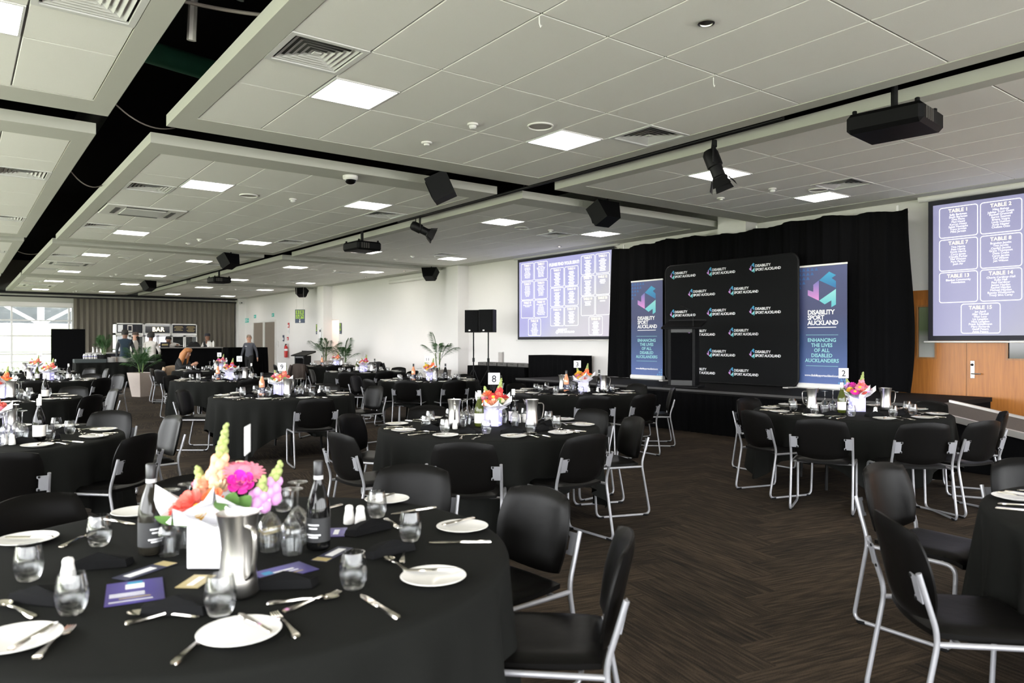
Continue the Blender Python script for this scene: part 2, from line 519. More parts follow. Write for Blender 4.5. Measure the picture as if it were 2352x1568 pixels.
# wood panelling with double doors at the right
struct(ob('wall_panelling', MB().b2(XR - .03, XR + .01, -1.0, 6.2, 0, 2.26), MT['wood'], smooth=0), 'oak veneer panelling around the double doors')
def door_leaf(n, y0, y1, handle):
    d = empty('door_%d' % n, (XR - .03, (y0 + y1) / 2, 0)); struct(d, 'oak veneer door leaf with a small glazed window, ' + ('handle side' if handle else 'plain side'))
    hw = (y1 - y0) / 2
    wy0, wy1, wz0, wz1 = -.13, .13, 1.23, 2.0
    if handle: wy0, wy1 = -.36, -.12
    else: wy0, wy1 = .02, .26
    m = MB()
    m.b2(-.025, 0, -hw, wy0, .01, 2.12); m.b2(-.025, 0, wy1, hw, .01, 2.12)
    m.b2(-.025, 0, wy0, wy1, .01, wz0); m.b2(-.025, 0, wy0, wy1, wz1, 2.12)
    ob('leaf', m, MT['wood'], d, smooth=0)
    b = MB(); t = .025
    b.b2(-.04, .0, wy0 - t, wy0, wz0 - t, wz1 + t); b.b2(-.04, .0, wy1, wy1 + t, wz0 - t, wz1 + t)
    b.b2(-.04, .0, wy0, wy1, wz0 - t, wz0); b.b2(-.04, .0, wy0, wy1, wz1, wz1 + t)
    fr = ob('window_frame', b, MT['wood_frame'], d, smooth=0)
    ob('pane', MB().b2(-.012, -.008, wy0, wy1, wz0, wz1), gradmat('door_glass_reflection_%d' % n, [(0, (.45, .46, .44)), (.4, (.30, .31, .28)), (.55, (.13, .17, .09)), (1, (.18, .22, .13))] if n == 1 else [(0, (.03, .03, .03)), (.6, (.02, .02, .02)), (.75, (.12, .15, .09)), (1, (.16, .20, .12))], 'Z', rough=.08), fr, smooth=0)  # reflection of bright windows and grass painted into the pane colour
    if handle:
        h = ob('lock_plate', MB().cbox((-.03, hw - .075, 1.06), (.02, .055, .26), .005), MT['stainless'], d)
        ob('lever', MB().tube(fillet([(-.03, hw - .075, 1.0), (-.075, hw - .075, 1.0), (-.075, hw - .20, 1.0)], .02), .010, 8), MT['stainless'], h)
        ob('keyhole', MB().lathe([(.02, 0), (.02, .008), (.013, .012)], 14, Matrix.Translation((-.04, hw - .075, 1.13)) @ Matrix.Rotation(R(-90), 4, 'Y')), MT['black_metal'], h)
    return d
door_leaf(1, 4.575, 5.40, False)
door_leaf(2, 3.74, 4.565, True)
struct(ob('trim_1', MB().b2(XR - .065, XR - .03, 3.60, 3.735, 0, 2.2).b2(XR - .05, XR - .03, 4.567, 4.573, 0, 2.12), MT['wood_frame'], smooth=0), 'oak door jamb')

# far wall, glazed on the left, curtained on the right
wb = MB()
wb.b2(XL - .2, XR + .2, YF, YF + .25, 3.22, ZT); wb.b2(4.28, XR + .2, YF, YF + .25, 0, 3.22)
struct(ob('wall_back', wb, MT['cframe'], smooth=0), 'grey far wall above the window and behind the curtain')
wh = MB(); wh.b2(XL, XR, YF - .55, YF, 3.60, 3.70); wh.b2(XL, 11.5, YF - .58, YF - .5, 3.44, 3.5)
struct(ob('trim_2', wh, MT['black_metal'], smooth=0), 'dark curtain track along the far wall')
struct(ob('trim_3', MB().b2(XL, 4.3, YF - .12, YF, 3.05, 3.24), MT['white_wall'], smooth=0), 'white blind box above the far window')
win = empty('window_1', (0, YF, 0)); struct(win, 'full-height aluminium window looking onto a grass bank')
fm = MB()
zs = [.04, .62, 1.30, 1.72, 2.42, 3.05]
xs = [XL, -2.2, .0, 1.95, 4.14, 4.28]
for x in xs: fm.b2(x - .035, x + .035, -.02, .10, 0, 3.06)
for z in (.03, .9, 1.72, 2.42, 3.04): fm.b2(XL, 4.28, -.01, .08, z - .03, z + .03)
ob('window_frame', fm, MT['alu'], win, smooth=0)
for a, b in zip(xs[:-1], xs[1:]):
    for z0, z1 in ((.06, .87), (.93, 1.69), (1.75, 2.39), (2.45, 3.01)):
        if b - a > .3: ob('pane', MB().b2(a + .036, b - .036, .03, .036, z0, z1), MT['pane'], win, smooth=0)
rail = MB()
for z in (.55, 1.0): rail.tube([(XL, 1.1, z), (4.2, 1.1, z)], .025, 8)
for x in (-3, -1.5, 0, 1.5, 3.0): rail.tube([(x, 1.1, -.1), (x, 1.1, 1.0)], .02, 8)
tag(ob('balustrade', rail, MT['alu'], None, (0, YF, 0)), 'thin metal balustrade outside the far window', 'railing')

# left wall: a run of windows (outside the picture, the source of the daylight)
wl = MB(); wl.b2(XL - .2, XL, YB, YF + .2, 3.2, ZT); wl.b2(XL - .2, XL, YB, YF + .2, 0, .12)
for y in (YB, -3.0, 3.6, 13.3, 23.2, 33.0, YF): wl.b2(XL - .2, XL + .1, y - .2, y + .2, 0, ZT)
struct(ob('wall_left', wl, MT['white_wall'], smooth=0), 'window wall along the other side of the room')
wn2 = MB(); wn2.b2(XL - .2, XR + .2, YB - .2, YB, 3.2, ZT); wn2.b2(XL - .2, XR + .2, YB - .2, YB, 0, .1)
for x in (XL, -1.0, 2.2, 5.4, 8.6, XR): wn2.b2(x - .15, x + .15, YB - .2, YB, 0, ZT)
struct(ob('wall_behind', wn2, MT['white_wall'], smooth=0), 'unseen near-end wall with window openings added to let in light')  # unseen wall; its openings are added to brighten the near ceiling
struct(ob('ground_bounce_near', MB().b2(XL - .2, 40, -60, YB - .2, -.4, -.12), pm('pale_bounce_paving', (.60, .58, .55), .9, var=.06, vscale=2), smooth=0), 'unseen pale ground added beyond the near wall to bounce light indoors')  # unseen pale ground, added to reflect daylight in through the near openings

# outside
gb = MB()
def bank(u, v):
    x = -70 + 150 * u; y = YF + .4 + 120 * v
    z = -.15 + 3.0 * max(0, min(1, (y - 52) / 26)) + .25 * sin(x * .21) * max(0, min(1, (y - 50) / 10))
    return (x, y, z)
gb.grid(bank, 40, 30)
struct(ob('ground_bank', gb, MT['grass'], fix=False), 'sunlit grass bank outside the far window')
struct(ob('ground_lawn', MB().b2(-120, XL - 9.2, -60, YF + .4, -.4, -.15), MT['grass'], smooth=0), 'lawn beside the building')
struct(ob('ground_bounce_left', MB().b2(XL - 9.2, XL - .2, -60, YF + .4, -.4, -.12), pm('pale_bounce_concrete', (.56, .58, .47), .9, var=.06, vscale=2), smooth=0), 'unseen pale ground added outside the window wall to bounce light onto the ceiling')  # added out of view; its pale tone bounces daylight up to the ceiling
st = empty('stadium_frame', (0, 84, 2.9)); tag(st, 'white steel stand framework on top of the grass bank', 'stand')
for k in range(9): ob('post', MB().tube([(-26 + 6.5 * k, 0, -1), (-26 + 6.5 * k, 0, 7)], .28, 8), MT['galv'], st)
for k in range(8):
    x = -26 + 6.5 * k
    ob('brace', MB().tube([(x, 0, .2), (x + 6.5, 0, 4.2)] if k % 2 else [(x, 0, 4.2), (x + 6.5, 0, .2)], .16, 6), MT['galv'], st)
for z in (.1, 4.3): ob('beam', MB().tube([(-27, 0, z), (27, 0, z)], .2, 8), MT['galv'], st)
ob('seating_wall', MB().b2(-40, 40, 2, 2.3, -2, 9.5), pm('grey_stand_seating', (.060, .064, .066), .9, var=.4, vscale=.8), st, smooth=0)

# ------------------------------------------------------------------ ceiling
struct(ob('ceiling_slab', MB().b2(XL - .2, XR + .3, YB - .2, YF + .3, ZT, ZT + .2), MT['plenum'], smooth=0), 'black void above the suspended ceiling')
PX = .6226
COLS = {'left': (-3.55, 1.18), 'middle': (1.71, 6.44), 'right': (6.92, 11.90)}
ROWS = [(-1.80, 8.11), (8.87, 18.58), (19.27, 28.85), (29.45, 38.75)]
ROWN = ['nearest', 'second', 'third', 'farthest']
TILE_MESH = {}
def tile_mesh(lx, ly):
    key = (round(lx, 3), round(ly, 3))
    if key not in TILE_MESH:
        TILE_MESH[key] = MB().cbox((0, 0, .011), (lx - .012, ly - .012, .022), .004).mesh('tile', MT['tile'], 0)
    return TILE_MESH[key]

def light_proto():
    r = empty('ceiling_light')
    a = .30; m = MB()
    for q in range(4):
        m.box((0, a - .008, .006), (2 * a, .016, .022), Matrix.Rotation(q * pi / 2, 4, 'Z'))
    ob('frame', m, MT['lampframe'], r, smooth=0)
    ob('diffuser', MB().b2(-a + .014, a - .014, -a + .014, a - .014, .0, .006), MT['lamp'], r, smooth=0)
    return Proto(r)
def vent_proto():
    r = empty('ceiling_vent'); m = MB()
    for q in range(4):
        m.box((0, .285, .004), (.60, .042, .02), Matrix.Rotation(q * pi / 2, 4, 'Z'))
    ob('frame', m, MT['vent'], r, smooth=0)
    ob('throat', MB().b2(-.27, .27, -.27, .27, .05, .06), MT['vent_dark'], r, smooth=0)
    for k, a in enumerate((.245, .20, .155, .11, .065)):
        lm = MB()
        b = a - .040
        vs = []
        for rr, z in ((a, .002), (b, .024)):
            vs += [(rr, rr, z), (-rr, rr, z), (-rr, -rr, z), (rr, -rr, z)]
        lm.add(vs, [(i, (i + 1) % 4, 4 + (i + 1) % 4, 4 + i) for i in range(4)])
        ob('louvre', lm, MT['vent'], r, smooth=0, fix=False)
    ob('core', MB().b2(-.03, .03, -.03, .03, .004, .012), MT['vent'], r, smooth=0)
    return Proto(r)
def cassette_proto():
    r = empty('air_conditioner'); m = MB()
    m.cbox((0, 0, -.004), (1.20, 1.02, .03), .01)
    ob('fascia', m, MT['white_plastic'], r)
    ob('grille', MB().cbox((0, 0, -.022), (.62, .62, .012), .004), MT['vent'], r)
    for q in range(4):
        ob('air_slot', MB().box((0, .42, -.021), (.62, .07, .008), Matrix.Rotation(q * pi / 2, 4, 'Z')), MT['vent_dark'], r, smooth=0)
    return Proto(r)
def round_speaker_proto():
    r = empty('ceiling_speaker')
    ob('rim', MB().lathe([(.135, 0), (.135, -.012), (.125, -.016), (.118, -.010), (.118, 0)], 28), MT['white_plastic'], r)
    ob('grille', MB().lathe([(.118, -.004), (.06, -.008), (.001, -.009)], 28), pm('speaker_mesh', (.42, .40, .37), .7, var=.2, vscale=300), r)
    return Proto(r)
def smoke_proto():
    r = empty('smoke_detector')
    ob('base', MB().lathe([(.055, 0), (.055, -.018), (.045, -.022)], 20), MT['white_plastic'], r)
    ob('sensor_cage', MB().lathe([(.038, -.022), (.036, -.042), (.024, -.055), (.001, -.058)], 12), MT['vent'], r)
    return Proto(r)
def pendant_puck():
    r = empty('motion_sensor')
    ob('base', MB().lathe([(.06, 0), (.06, -.012), (.05, -.02)], 20), MT['white_plastic'], r)
    ob('lens', MB().lathe([(.034, -.02), (.028, -.036), (.001, -.042)], 16), MT['white_plastic'], r)
    return Proto(r)
P_light, P_vent, P_cas, P_spk, P_smoke, P_puck = light_proto(), vent_proto(), cassette_proto(), round_speaker_proto(), smoke_proto(), pendant_puck()

FIX = []     # (kind, proto, x, y, z)
for cn, (cx0, cx1) in COLS.items():
    ix0 = cx0 + .187 if cn != 'left' else cx1 - .18 - 7 * PX
    for ri, (ry0, ry1) in enumerate(ROWS):
        ty = 1.28 if ri == 0 else (ry1 - ry0 - .94) / 7
        iy0 = ry1 - .45 - 7 * ty if ri == 0 else ry0 + .47
        root = empty('ceiling_panel', (0, 0, 0))
        struct(root, '%s ceiling raft of the %s row' % (ROWN[ri], cn))
        x1i, y1i = ix0 + 7 * PX, iy0 + 7 * ty
        m = MB(); h = .115
        m.b2(cx0, ix0, ry0, ry1, ZC, ZC + h); m.b2(x1i, cx1, ry0, ry1, ZC, ZC + h)
        m.b2(ix0, x1i, ry0, iy0, ZC, ZC + h); m.b2(ix0, x1i, y1i, ry1, ZC, ZC + h)
        ob('border', m, MT['cframe'], root, smooth=0)
        ob('backing', MB().b2(ix0, x1i, iy0, y1i, ZC + .07, ZC + .09), MT['tbar'], root, smooth=0)
        gridm = MB()
        for i in range(1, 7): gridm.b2(ix0 + i * PX - .011, ix0 + i * PX + .011, iy0, y1i, ZC + .016, ZC + .07)
        for j in range(1, 7): gridm.b2(ix0, x1i, iy0 + j * ty - .011, iy0 + j * ty + .011, ZC + .017, ZC + .07)
        ob('grid_bars', gridm, MT['tbar'], root, smooth=0)
        # fittings: column index, offset of the row, half
        spec = {}
        def fit(i, j, half, kind): spec.setdefault((i, j), {})[half] = kind
        far = 5     # row (from near) that carries the far light
        if cn == 'left':
            lights, vents = (5, 1), (6,)
        elif cn == 'middle':
            lights, vents = (1, 5), (0, 6)
        else:
            lights, vents = (1, 5), (4,)
        for i in lights:
            fit(i, 5, 1, 'L'); fit(i, 1, 0, 'L')
        for i in vents:
            fit(i, 5, 0, 'V')
            fit(i, 1, 1, 'V')
        cas = cn == 'middle' and ri > 0
        for i in range(7):
            for j in range(7):
                xc = ix0 + (i + .5) * PX; yc = iy0 + (j + .5) * ty
                if cas and j == 3 and i in (0, 1):
                    if i == 0: FIX.append(('C', ix0 + PX, yc, cn, ri))
                    for dy in (-1, 1):
                        rem = (ty - 1.02) / 2
                        ob('tile', tile_mesh(PX, rem), None, root, (xc, yc + dy * (ty - rem) / 2, ZC + .006))
                    continue
                q = spec.get((i, j))
                if not q:
                    ob('tile', tile_mesh(PX, ty), None, root, (xc, yc, ZC + .006)); continue
                for half in (0, 1):
                    if half in q:
                        yy = yc - ty / 2 + .305 if half == 0 else yc + ty / 2 - .305
                        FIX.append((q[half], xc, yy, cn, ri))
                    else:
                        ly = ty - .61
                        yy = yc - ty / 2 + ly / 2 if half == 0 else yc + ty / 2 - ly / 2
                        ob('tile', tile_mesh(PX, ly), None, root, (xc, yy, ZC + .006))
        # small round fittings
        FIX.append(('S', ix0 + 4.6 * PX, iy0 + 5.55 * ty, cn, ri)); FIX.append(('D', ix0 + 3.65 * PX, iy0 + 5.83 * ty, cn, ri))
        FIX.append(('M', ix0 + 3.62 * PX, iy0 + 6.52 * ty, cn, ri))
        if ri > 0:
            FIX.append(('S', ix0 + 2.6 * PX, iy0 + 1.5 * ty, cn, ri)); FIX.append(('D', ix0 + 3.62 * PX, iy0 + 1.4 * ty, cn, ri))
KN = {'L': (P_light, 'square white ceiling light', 'light', 'square lights set in the ceiling rafts'),
      'V': (P_vent, 'square louvred air vent', 'vent', 'square air vents in the ceiling'),
      'C': (P_cas, 'white ceiling air conditioner cassette', 'air conditioner', 'air conditioners in the ceiling'),
      'S': (P_spk, 'round flush ceiling speaker', 'speaker', 'round speakers in the ceiling'),
      'D': (P_smoke, 'small white smoke detector', 'detector', 'smoke detectors on the ceiling'),
      'M': (P_puck, 'small white motion sensor', 'sensor', 'motion sensors on the ceiling')}
for k, (proto, txt, cat, grp) in KN.items():
    for cn in COLS:
        for ri in range(4):
            it = [f for f in FIX if f[0] == k and f[3] == cn and f[4] == ri]
            vis = []
            for f in it:
                vx, vy, vd = view(f[1], f[2], ZC)
                if -60 < vx < 2420 and -60 < vy < 800 or k == 'L': vis.append((f, vx))
            wd = place_words([v for _, v in vis])
            for (f, _), wq in zip(vis, wd):
                proto.put((f[1], f[2], ZC + (.004 if k == 'L' else .005)), 0, '%s in %s raft of the %s row%s' % (txt, ROWN[ri], cn, wq), cat, grp)

# recessed downlight, dome camera, hooks
dl = empty('downlight', (4.13, 3.23, ZC)); tag(dl, 'small recessed round downlight in the nearest middle raft', 'light')
ob('rim', MB().lathe([(.058, .0), (.058, -.006), (.044, -.008), (.038, .01)], 20), MT['stainless'], dl)
ob('bulb', MB().lathe([(.034, .012), (.02, .002), (.001, 0)], 16), MT['glass'], dl)
dc = empty('dome_camera', (4.18, 9.08, ZC)); tag(dc, 'white dome security camera under the middle raft edge', 'camera')
ob('housing', MB().lathe([(.10, 0), (.10, -.035), (.085, -.055), (.075, -.055)], 24), MT['white_plastic'], dc)
ob('dome', MB().lathe([(.075, -.053), (.065, -.085), (.04, -.105), (.001, -.112)], 24), MT['bottle_black'], dc)
for q, (x, y) in enumerate(((3.14, 3.84), (5.03, 3.86))):
    tag(ob('ceiling_hook', MB().tube([(0, 0, 0), (0, 0, -.05), (.012, 0, -.075), (.02, 0, -.06)], .004, 6), MT['white_plastic'], None, (x, y, ZC)),
        'small white hook hanging from the nearest raft, ' + ('left one' if q == 0 else 'right one'), 'hook', 'hooks on the ceiling grid')

# services in the void
tag(ob('green_duct', MB().tube([(.2, 7.4, 4.25), (2.8, 8.05, 4.25)], .11, 12), MT['green_duct'], None), 'green wrapped pipe in the ceiling void', 'pipe')
for i, (p, q, r_) in enumerate((((1.45, -1, 4.5), (1.45, 39, 4.5), .16), ((6.7, -1, 4.6), (6.7, 39, 4.6), .14))):
    tag(ob('air_duct', MB().tube([p, q], r_, 14), MT['duct'], None), 'long dark duct above the %s ceiling gap' % ('left' if i == 0 else 'right'), 'duct', 'ducts in the ceiling void')
def cable(pts, r_, lab):
    tag(ob('hanging_cable', MB().tube(pts, r_, 6), MT['cable'], None), lab, 'cable', 'cables in the ceiling gap')
def sag(a, b, s, n=12):
    return [tuple(a[k] + (b[k] - a[k]) * i / n - (s * 4 * (i / n) * (1 - i / n) if k == 2 else 0) for k in range(3)) for i in range(n + 1)]
cable(sag((1.1, 5.6, 3.9), (2.0, 5.25, 3.85), .03), .013, 'thick grey cable crossing the left ceiling gap near the top')
cable(sag((1.2, 8.0, 3.8), (1.9, 8.6, 3.8), .10), .007, 'thin cable sagging where the nearest rafts meet')
cable(sag((1.2, 11.6, 3.85), (1.75, 12.3, 3.8), .14), .008, 'thin cable looping below the second left raft')
cable(sag((1.2, 22.6, 3.8), (1.75, 23.0, 3.8), .06), .01, 'thin cable in the left gap beside the third raft')
for i, (x, y) in enumerate(((1.42, 5.9), (1.5, 5.0))):
    tag(ob('steel_strut', MB().tube([(x, y, 3.75), (x + .25 * i, y - .25, ZT)], .035, 8), MT['trim_alu' if i == 0 else 'duct'], None), ('silver' if i == 0 else 'dark') + ' steel strut rising into the ceiling void', 'strut', 'struts in the ceiling void')

# black wedge speakers hung in the cross gaps
def wedge_proto():
    r = empty('hanging_speaker')
    pts = [(-.24, .10), (.24, .10), (.15, -.20), (-.15, -.20)]
    TT = Matrix.Rotation(R(24), 4, 'X')
    ob('cabinet', MB().poly(pts, -.15, .15, TT @ Matrix.Rotation(R(90), 4, 'X')), MT['black_plastic'], r, (0, 0, 0), smooth=0)
    ob('grille', MB().cbox((0, -.156, -.04), (.36, .012, .22), .004, TT), MT['speaker_grille'], r)
    ob('bracket', MB().tube(fillet([(-.05, .02, .10), (-.05, .02, .22), (.12, .02, .22), (.12, .02, 1.56)], .03), .015, 8), MT['black_metal'], r)
    return Proto(r)
P_wedge = wedge_proto()
for x, y, z, a, lab in ((5.12, 8.35, 3.55, 232, 'below the gap between the first and second middle rafts'), (8.25, 8.45, 3.55, 180, 'at the gap before the stage curtain'),
                        (5.43, 18.9, 3.52, 205, 'at the second gap over the middle of the room'), (11.25, 18.9, 3.52, 130, 'bracketed to the white wall beside the left screen'),
                        (5.55, 29.1, 3.52, 205, 'at the farthest gap near the bar'), (11.25, 29.1, 3.52, 130, 'on the white wall near the toilet sign')):
    P_wedge.put((x, y, z), R(a), 'black wedge speaker ' + lab, 'speaker', 'black speakers hung from the ceiling')

def projector_proto():
    r = empty('projector')
    ob('body', MB().cbox((0, 0, 0), (.56, .64, .18), .035), MT['black_plastic'], r)
    ob('lens', MB().lathe([(.055, 0), (.055, .05), (.045, .055), (.035, .03), (.001, .02)], 20, Matrix.Translation((.275, .12, -.01)) @ Matrix.Rotation(R(90), 4, 'Y')), MT['bottle_black'], r)
    for sx in (-1, 1):
        for k in range(4):
            ob('vent_slat', MB().cbox((-.18 + .05 * k, sx * .321, .0), (.03, .006, .11), .002), pm('projector_vent', (.05, .045, .04), .6) if k == 0 and sx == -1 else bpy.data.materials['projector_vent'], r)
    for sx in (-1, 1):
        for sy in (-1, 1):
            ob('foot', MB().lathe([(.02, .085), (.02, .12), (.012, .125)], 10, Matrix.Translation((sx * .22, sy * .26, 0))), MT['black_plastic'], r)
    ob('sticker', MB().b2(.02, .11, -.05, -.02, -.087, -.085), MT['label_cream'], r, smooth=0)
    ob('mount_plate', MB().cbox((0, 0, .10), (.26, .24, .02), .004), MT['black_metal'], r)
    ob('pole', MB().tube([(0, 0, .10), (0, 0, 1.70)], .03, 10), MT['black_metal'], r)
    return Proto(r)
P_proj = projector_proto()
for x, y, z, a, lab in ((6.70, 3.17, 3.42, 6, 'large black projector hanging nearest above table 2'), (6.68, 13.95, 3.42, 4, 'black projector hanging in the gap between middle and right rafts'),
                        (6.68, 24.3, 3.42, 4, 'small distant black projector hanging towards the bar')):
    P_proj.put((x, y, z), R(a), lab, 'projector', 'projectors hung from the ceiling')

def spot_proto(tilt):
    r = empty('stage_light')
    ax = Matrix.Rotation(R(tilt), 4, 'Y')
    ob('body', MB().lathe([(.001, -.18), (.06, -.17), (.085, -.13), (.085, .02), (.07, .03), (.07, .14), (.085, .16), (.085, .18)], 18, ax), MT['black_metal'], r)
    ob('lens', MB().lathe([(.078, .165), (.001, .175)], 18, ax), MT['glass'], r)
    for q in range(4):
        ob('barn_door', MB().add([(-.07, .087, .17), (.07, .087, .17), (.10, .14, .28), (-.10, .14, .28)], [(0, 1, 2, 3)], ax @ Matrix.Rotation(q * pi / 2, 4, 'Z')), MT['black_metal'], r, smooth=0)
    ob('yoke', MB().tube(fillet([(0, -.11, 0), (0, -.11, .19), (0, .11, .19), (0, .11, 0)], .02), .010, 6), MT['black_metal'], r)
    ob('clamp', MB().cbox((0, 0, .23), (.05, .05, .08), .008), MT['black_metal'], r)
    ob('cable', MB().tube(sag((-.08, 0, .1), (-.05, .25, .38), .12), .007, 6), MT['black_metal'], r)
    return Proto(r)
lb = empty('lighting_bar', (6.58, 0, 3.70)); tag(lb, 'dark pipe in the right ceiling gap carrying the spotlights', 'pipe')
ob('pipe', MB().tube([(0, 4.2, 0), (0, 12.2, 0)], .022, 10), MT['black_metal'], lb)
for y in (4.4, 8.4, 12.0): ob('drop_rod', MB().tube([(0, y, 0), (0, y, ZT - 3.70)], .008, 6), MT['black_metal'], lb)
P_spot = spot_proto(160)
P_spot.put((6.60, 5.05, 3.40), R(-60), 'black stage spotlight with barn doors in front of a lit panel', 'spotlight', 'spotlights hung in the ceiling gap')
P_spot2 = spot_proto(115)
P_spot2.put((6.56, 11.37, 3.47), R(-25), 'black stage spotlight beside the middle projector', 'spotlight', 'spotlights hung in the ceiling gap')

# ------------------------------------------------------------------ far end: curtain, bar, buffet
def curtain_mesh(x0, x1, z0, z1, amp, pitch, n, seed, nz=6):
    rnd = random.Random(seed); ph = [rnd.uniform(-.8, .8) for _ in range(400)]
    def fn(u, v):
        x = x0 + (x1 - x0) * u; z = z0 + (z1 - z0) * v
        q = x / pitch; k = int(q) % 400
        a = amp * (1 - .35 * v) * (1 + .3 * ph[k])
        return (x + .25 * pitch * .3 * sin(2 * pi * q * 2), a * sin(2 * pi * q + .5 * ph[k] * (1 - v)) + .3 * a * sin(2 * pi * q * .37 + 1), z)
    return MB().grid(fn, n, nz)
cu = ob('curtain', curtain_mesh(4.30, 11.45, .03, 3.46, .065, .235, 420, 3), MT['curtain'], None, (0, YF - .35, 0), smooth=60, fix=False)
tag(cu, 'floor-length olive grey curtain across the far wall', 'curtain')

def fridge(x, y, w_, kind, lab):
    r = empty('drinks_fridge', (x, y, 0)); tag(r, lab, 'fridge', 'drinks fridges behind the bar')
    hw = w_ / 2 - .01
    m = MB(); m.b2(-hw, -hw + .04, 0, .7, .08, 2.18); m.b2(hw - .04, hw, 0, .7, .08, 2.18); m.b2(-hw, hw, .66, .7, .08, 2.18); m.b2(-hw, hw, 0, .7, 2.14, 2.18); m.b2(-hw, hw, 0, .7, .08, .2); m.b2(-hw, hw, .01, .7, 1.72, 1.80)
    ob('cabinet', m, MT['white_plastic'], r, smooth=0)
    hd = ob('header_board', MB().b2(-hw + .05, hw - .05, -.02, .0, 1.81, 2.13), gradmat('bar_header', [(0, (.02, .02, .025)), (.75, (.10, .10, .11)), (1, (.75, .75, .78))], 'Z') if kind == 'bar' else MT['print_black'], r, smooth=0)
    for s in (-1, 1):
        d = MB(); a, b = (s * .005, s * hw) if s > 0 else (s * hw, s * .005)
        for p0, p1, q0, q1 in ((a, a + .045, .22, 1.71), (b - .045, b, .22, 1.71), (a, b, .22, .27), (a, b, 1.66, 1.71)): d.b2(p0, p1, -.045, -.005, q0, q1)
        dd = ob('door', d, MT['white_plastic'], r, smooth=0)
        ob('pane', MB().b2(a + .045, b - .045, -.03, -.025, .27, 1.66), MT['pane'], dd, smooth=0)
        ob('handle', MB().tube([(s * .03, -.06, .9), (s * .03, -.06, 1.4)], .01, 6), MT['stainless'], dd)
    lit = kind == 'bar'
    ob('plinth', MB().b2(-hw + .02, hw - .02, .05, .65, 0, .08), MT['black_plastic'], r, smooth=0)
    ob('interior', MB().b2(-hw + .05, hw - .05, .60, .64, .22, 1.70), emat('fridge_glow', (.80, .78, 1.0), 1.2) if lit else MT['vent_dark'], r, smooth=0)
    for z in (.6, .95, 1.3):
        ob('shelf', MB().b2(-hw + .05, hw - .05, .08, .6, z, z + .015), MT['vent'], r, smooth=0)
    return r, hd, hw
def text(s, size, mat, parent, loc, name='lettering', align='CENTER', bold=0.0, ext=.0008, rot=(0, 0, 0), sp=1.0, line=1.0, ya='TOP_BASELINE'):
    key = (s, size, mat.name, align, bold, ext, sp, line, ya)
    if key in TEXTS:
        return ob(name, TEXTS[key], None, parent, loc, rot)
    c = bpy.data.curves.new(name, 'FONT'); c.body = s; c.size = size; c.align_x = align; c.align_y = ya
    c.offset = bold * size; c.extrude = ext; c.resolution_u = 2; c.space_character = sp; c.space_line = line
    o = bpy.data.objects.new(name, c); COL.objects.link(o)
    dg = bpy.context.evaluated_depsgraph_get(); me = bpy.data.meshes.new_from_object(o.evaluated_get(dg)); me.name = name
    bpy.data.objects.remove(o); bpy.data.curves.remove(c)
    me.materials.clear(); me.materials.append(mat); TEXTS[key] = me
    return ob(name, me, None, parent, loc, rot)
TEXTS = {}
FY = 31.6
r1, h1, hw = fridge(5.355, FY, .99, 'a', 'white drinks fridge with framed notices on its header')
for k, (x, c) in enumerate(((-.33, 'paper'), (.0, 'label_cream'), (.32, 'label_dark'))):
    p = ob('notice', MB().b2(x - .085, x + .085, -.032, -.02, 1.84, 2.11), MT[c], r1, smooth=0)
    if k: ob('picture', MB().b2(x - .06, x + .06, -.036, -.032, 1.89, 2.07), MT['print_black'], p, smooth=0)
r2, h2, hw = fridge(6.345, FY, .99, 'bar', 'white drinks fridge under the lit BAR sign')
text('BAR', .235, emat('bar_letters', (1.0, .86, .52), 2.2), h2, (0.02, -.03, 1.87), bold=.012, rot=(R(90), 0, 0), ext=.006, sp=1.05)
r3, h3, hw = fridge(7.335, FY, .99, 'c', 'white drinks fridge with printed menu header, right of the BAR sign')
for x, n in ((-.22, 4), (.24, 5)):
    for k in range(n):
        ww = (.30, .36, .2, .32, .26)[k]
        ob('menu_line', MB().b2(x - ww / 2, x + ww / 2, -.024, -.02, 2.06 - .05 * k, 2.085 - .05 * k), pm('menu_print_%d_%d' % (int(x * 100), k), (.35, .27, .13), .7), r3, smooth=0)

bc = empty('bar_counter', (6.73, 28.2, 0)); tag(bc, 'long black bar counter in front of the fridges', 'counter')
ob('front', MB().b2(-1.12, 1.12, 0, .62, 0, 1.225), MT['drape'], bc, smooth=0)
ob('top', MB().cbox((0, .3, 1.245), (2.30, .72, .04), .008), pm('bar_top', (.22, .21, .20), .4, var=.1), bc)
ti = empty('bar_sign', (5.93, 28.35, 1.266)); tag(ti, 'small black sign with gold text standing on the bar', 'sign')
ob('board', MB().cbox((0, 0, .09), (.30, .02, .18), .004), MT['print_black'], ti)
ob('gold_panel', MB().b2(-.10, .10, -.013, -.010, .06, .12), pm('gold_print', (.45, .36, .16), .5), ti, smooth=0)
for k, x in enumerate((7.42, 7.48, 7.60)):
    b = empty('bottle', (x, 28.4, 1.266)); tag(b, 'white bottle on the bar%s' % (', leftmost of three', ', middle of three', ', rightmost of three')[k], 'bottle', 'white bottles on the bar')
    ob('body', MB().lathe([(.035, 0), (.036, .16), (.03, .19), (.014, .21)], 14), MT['white_plastic'], b); ob('cap', MB().lathe([(.016, .21), (.016, .235), (.001, .238)], 10), MT['cap_grey'], b)
tag(ob('bag', MB().grid(lambda u, v: (.18 * cos(2 * pi * u) * sin(pi * (.08 + .42 * v) * 1.0) * 1.2, .10 * sin(2 * pi * u) * sin(pi * (.08 + .42 * v)), .17 * (1 - v ** 2) * (1 + .2 * sin(6 * pi * u))), 24, 8, cu=True), MT['coat_black'], None, (6.95, 28.5, 1.267)), 'crumpled black bag lying on the bar', 'bag')

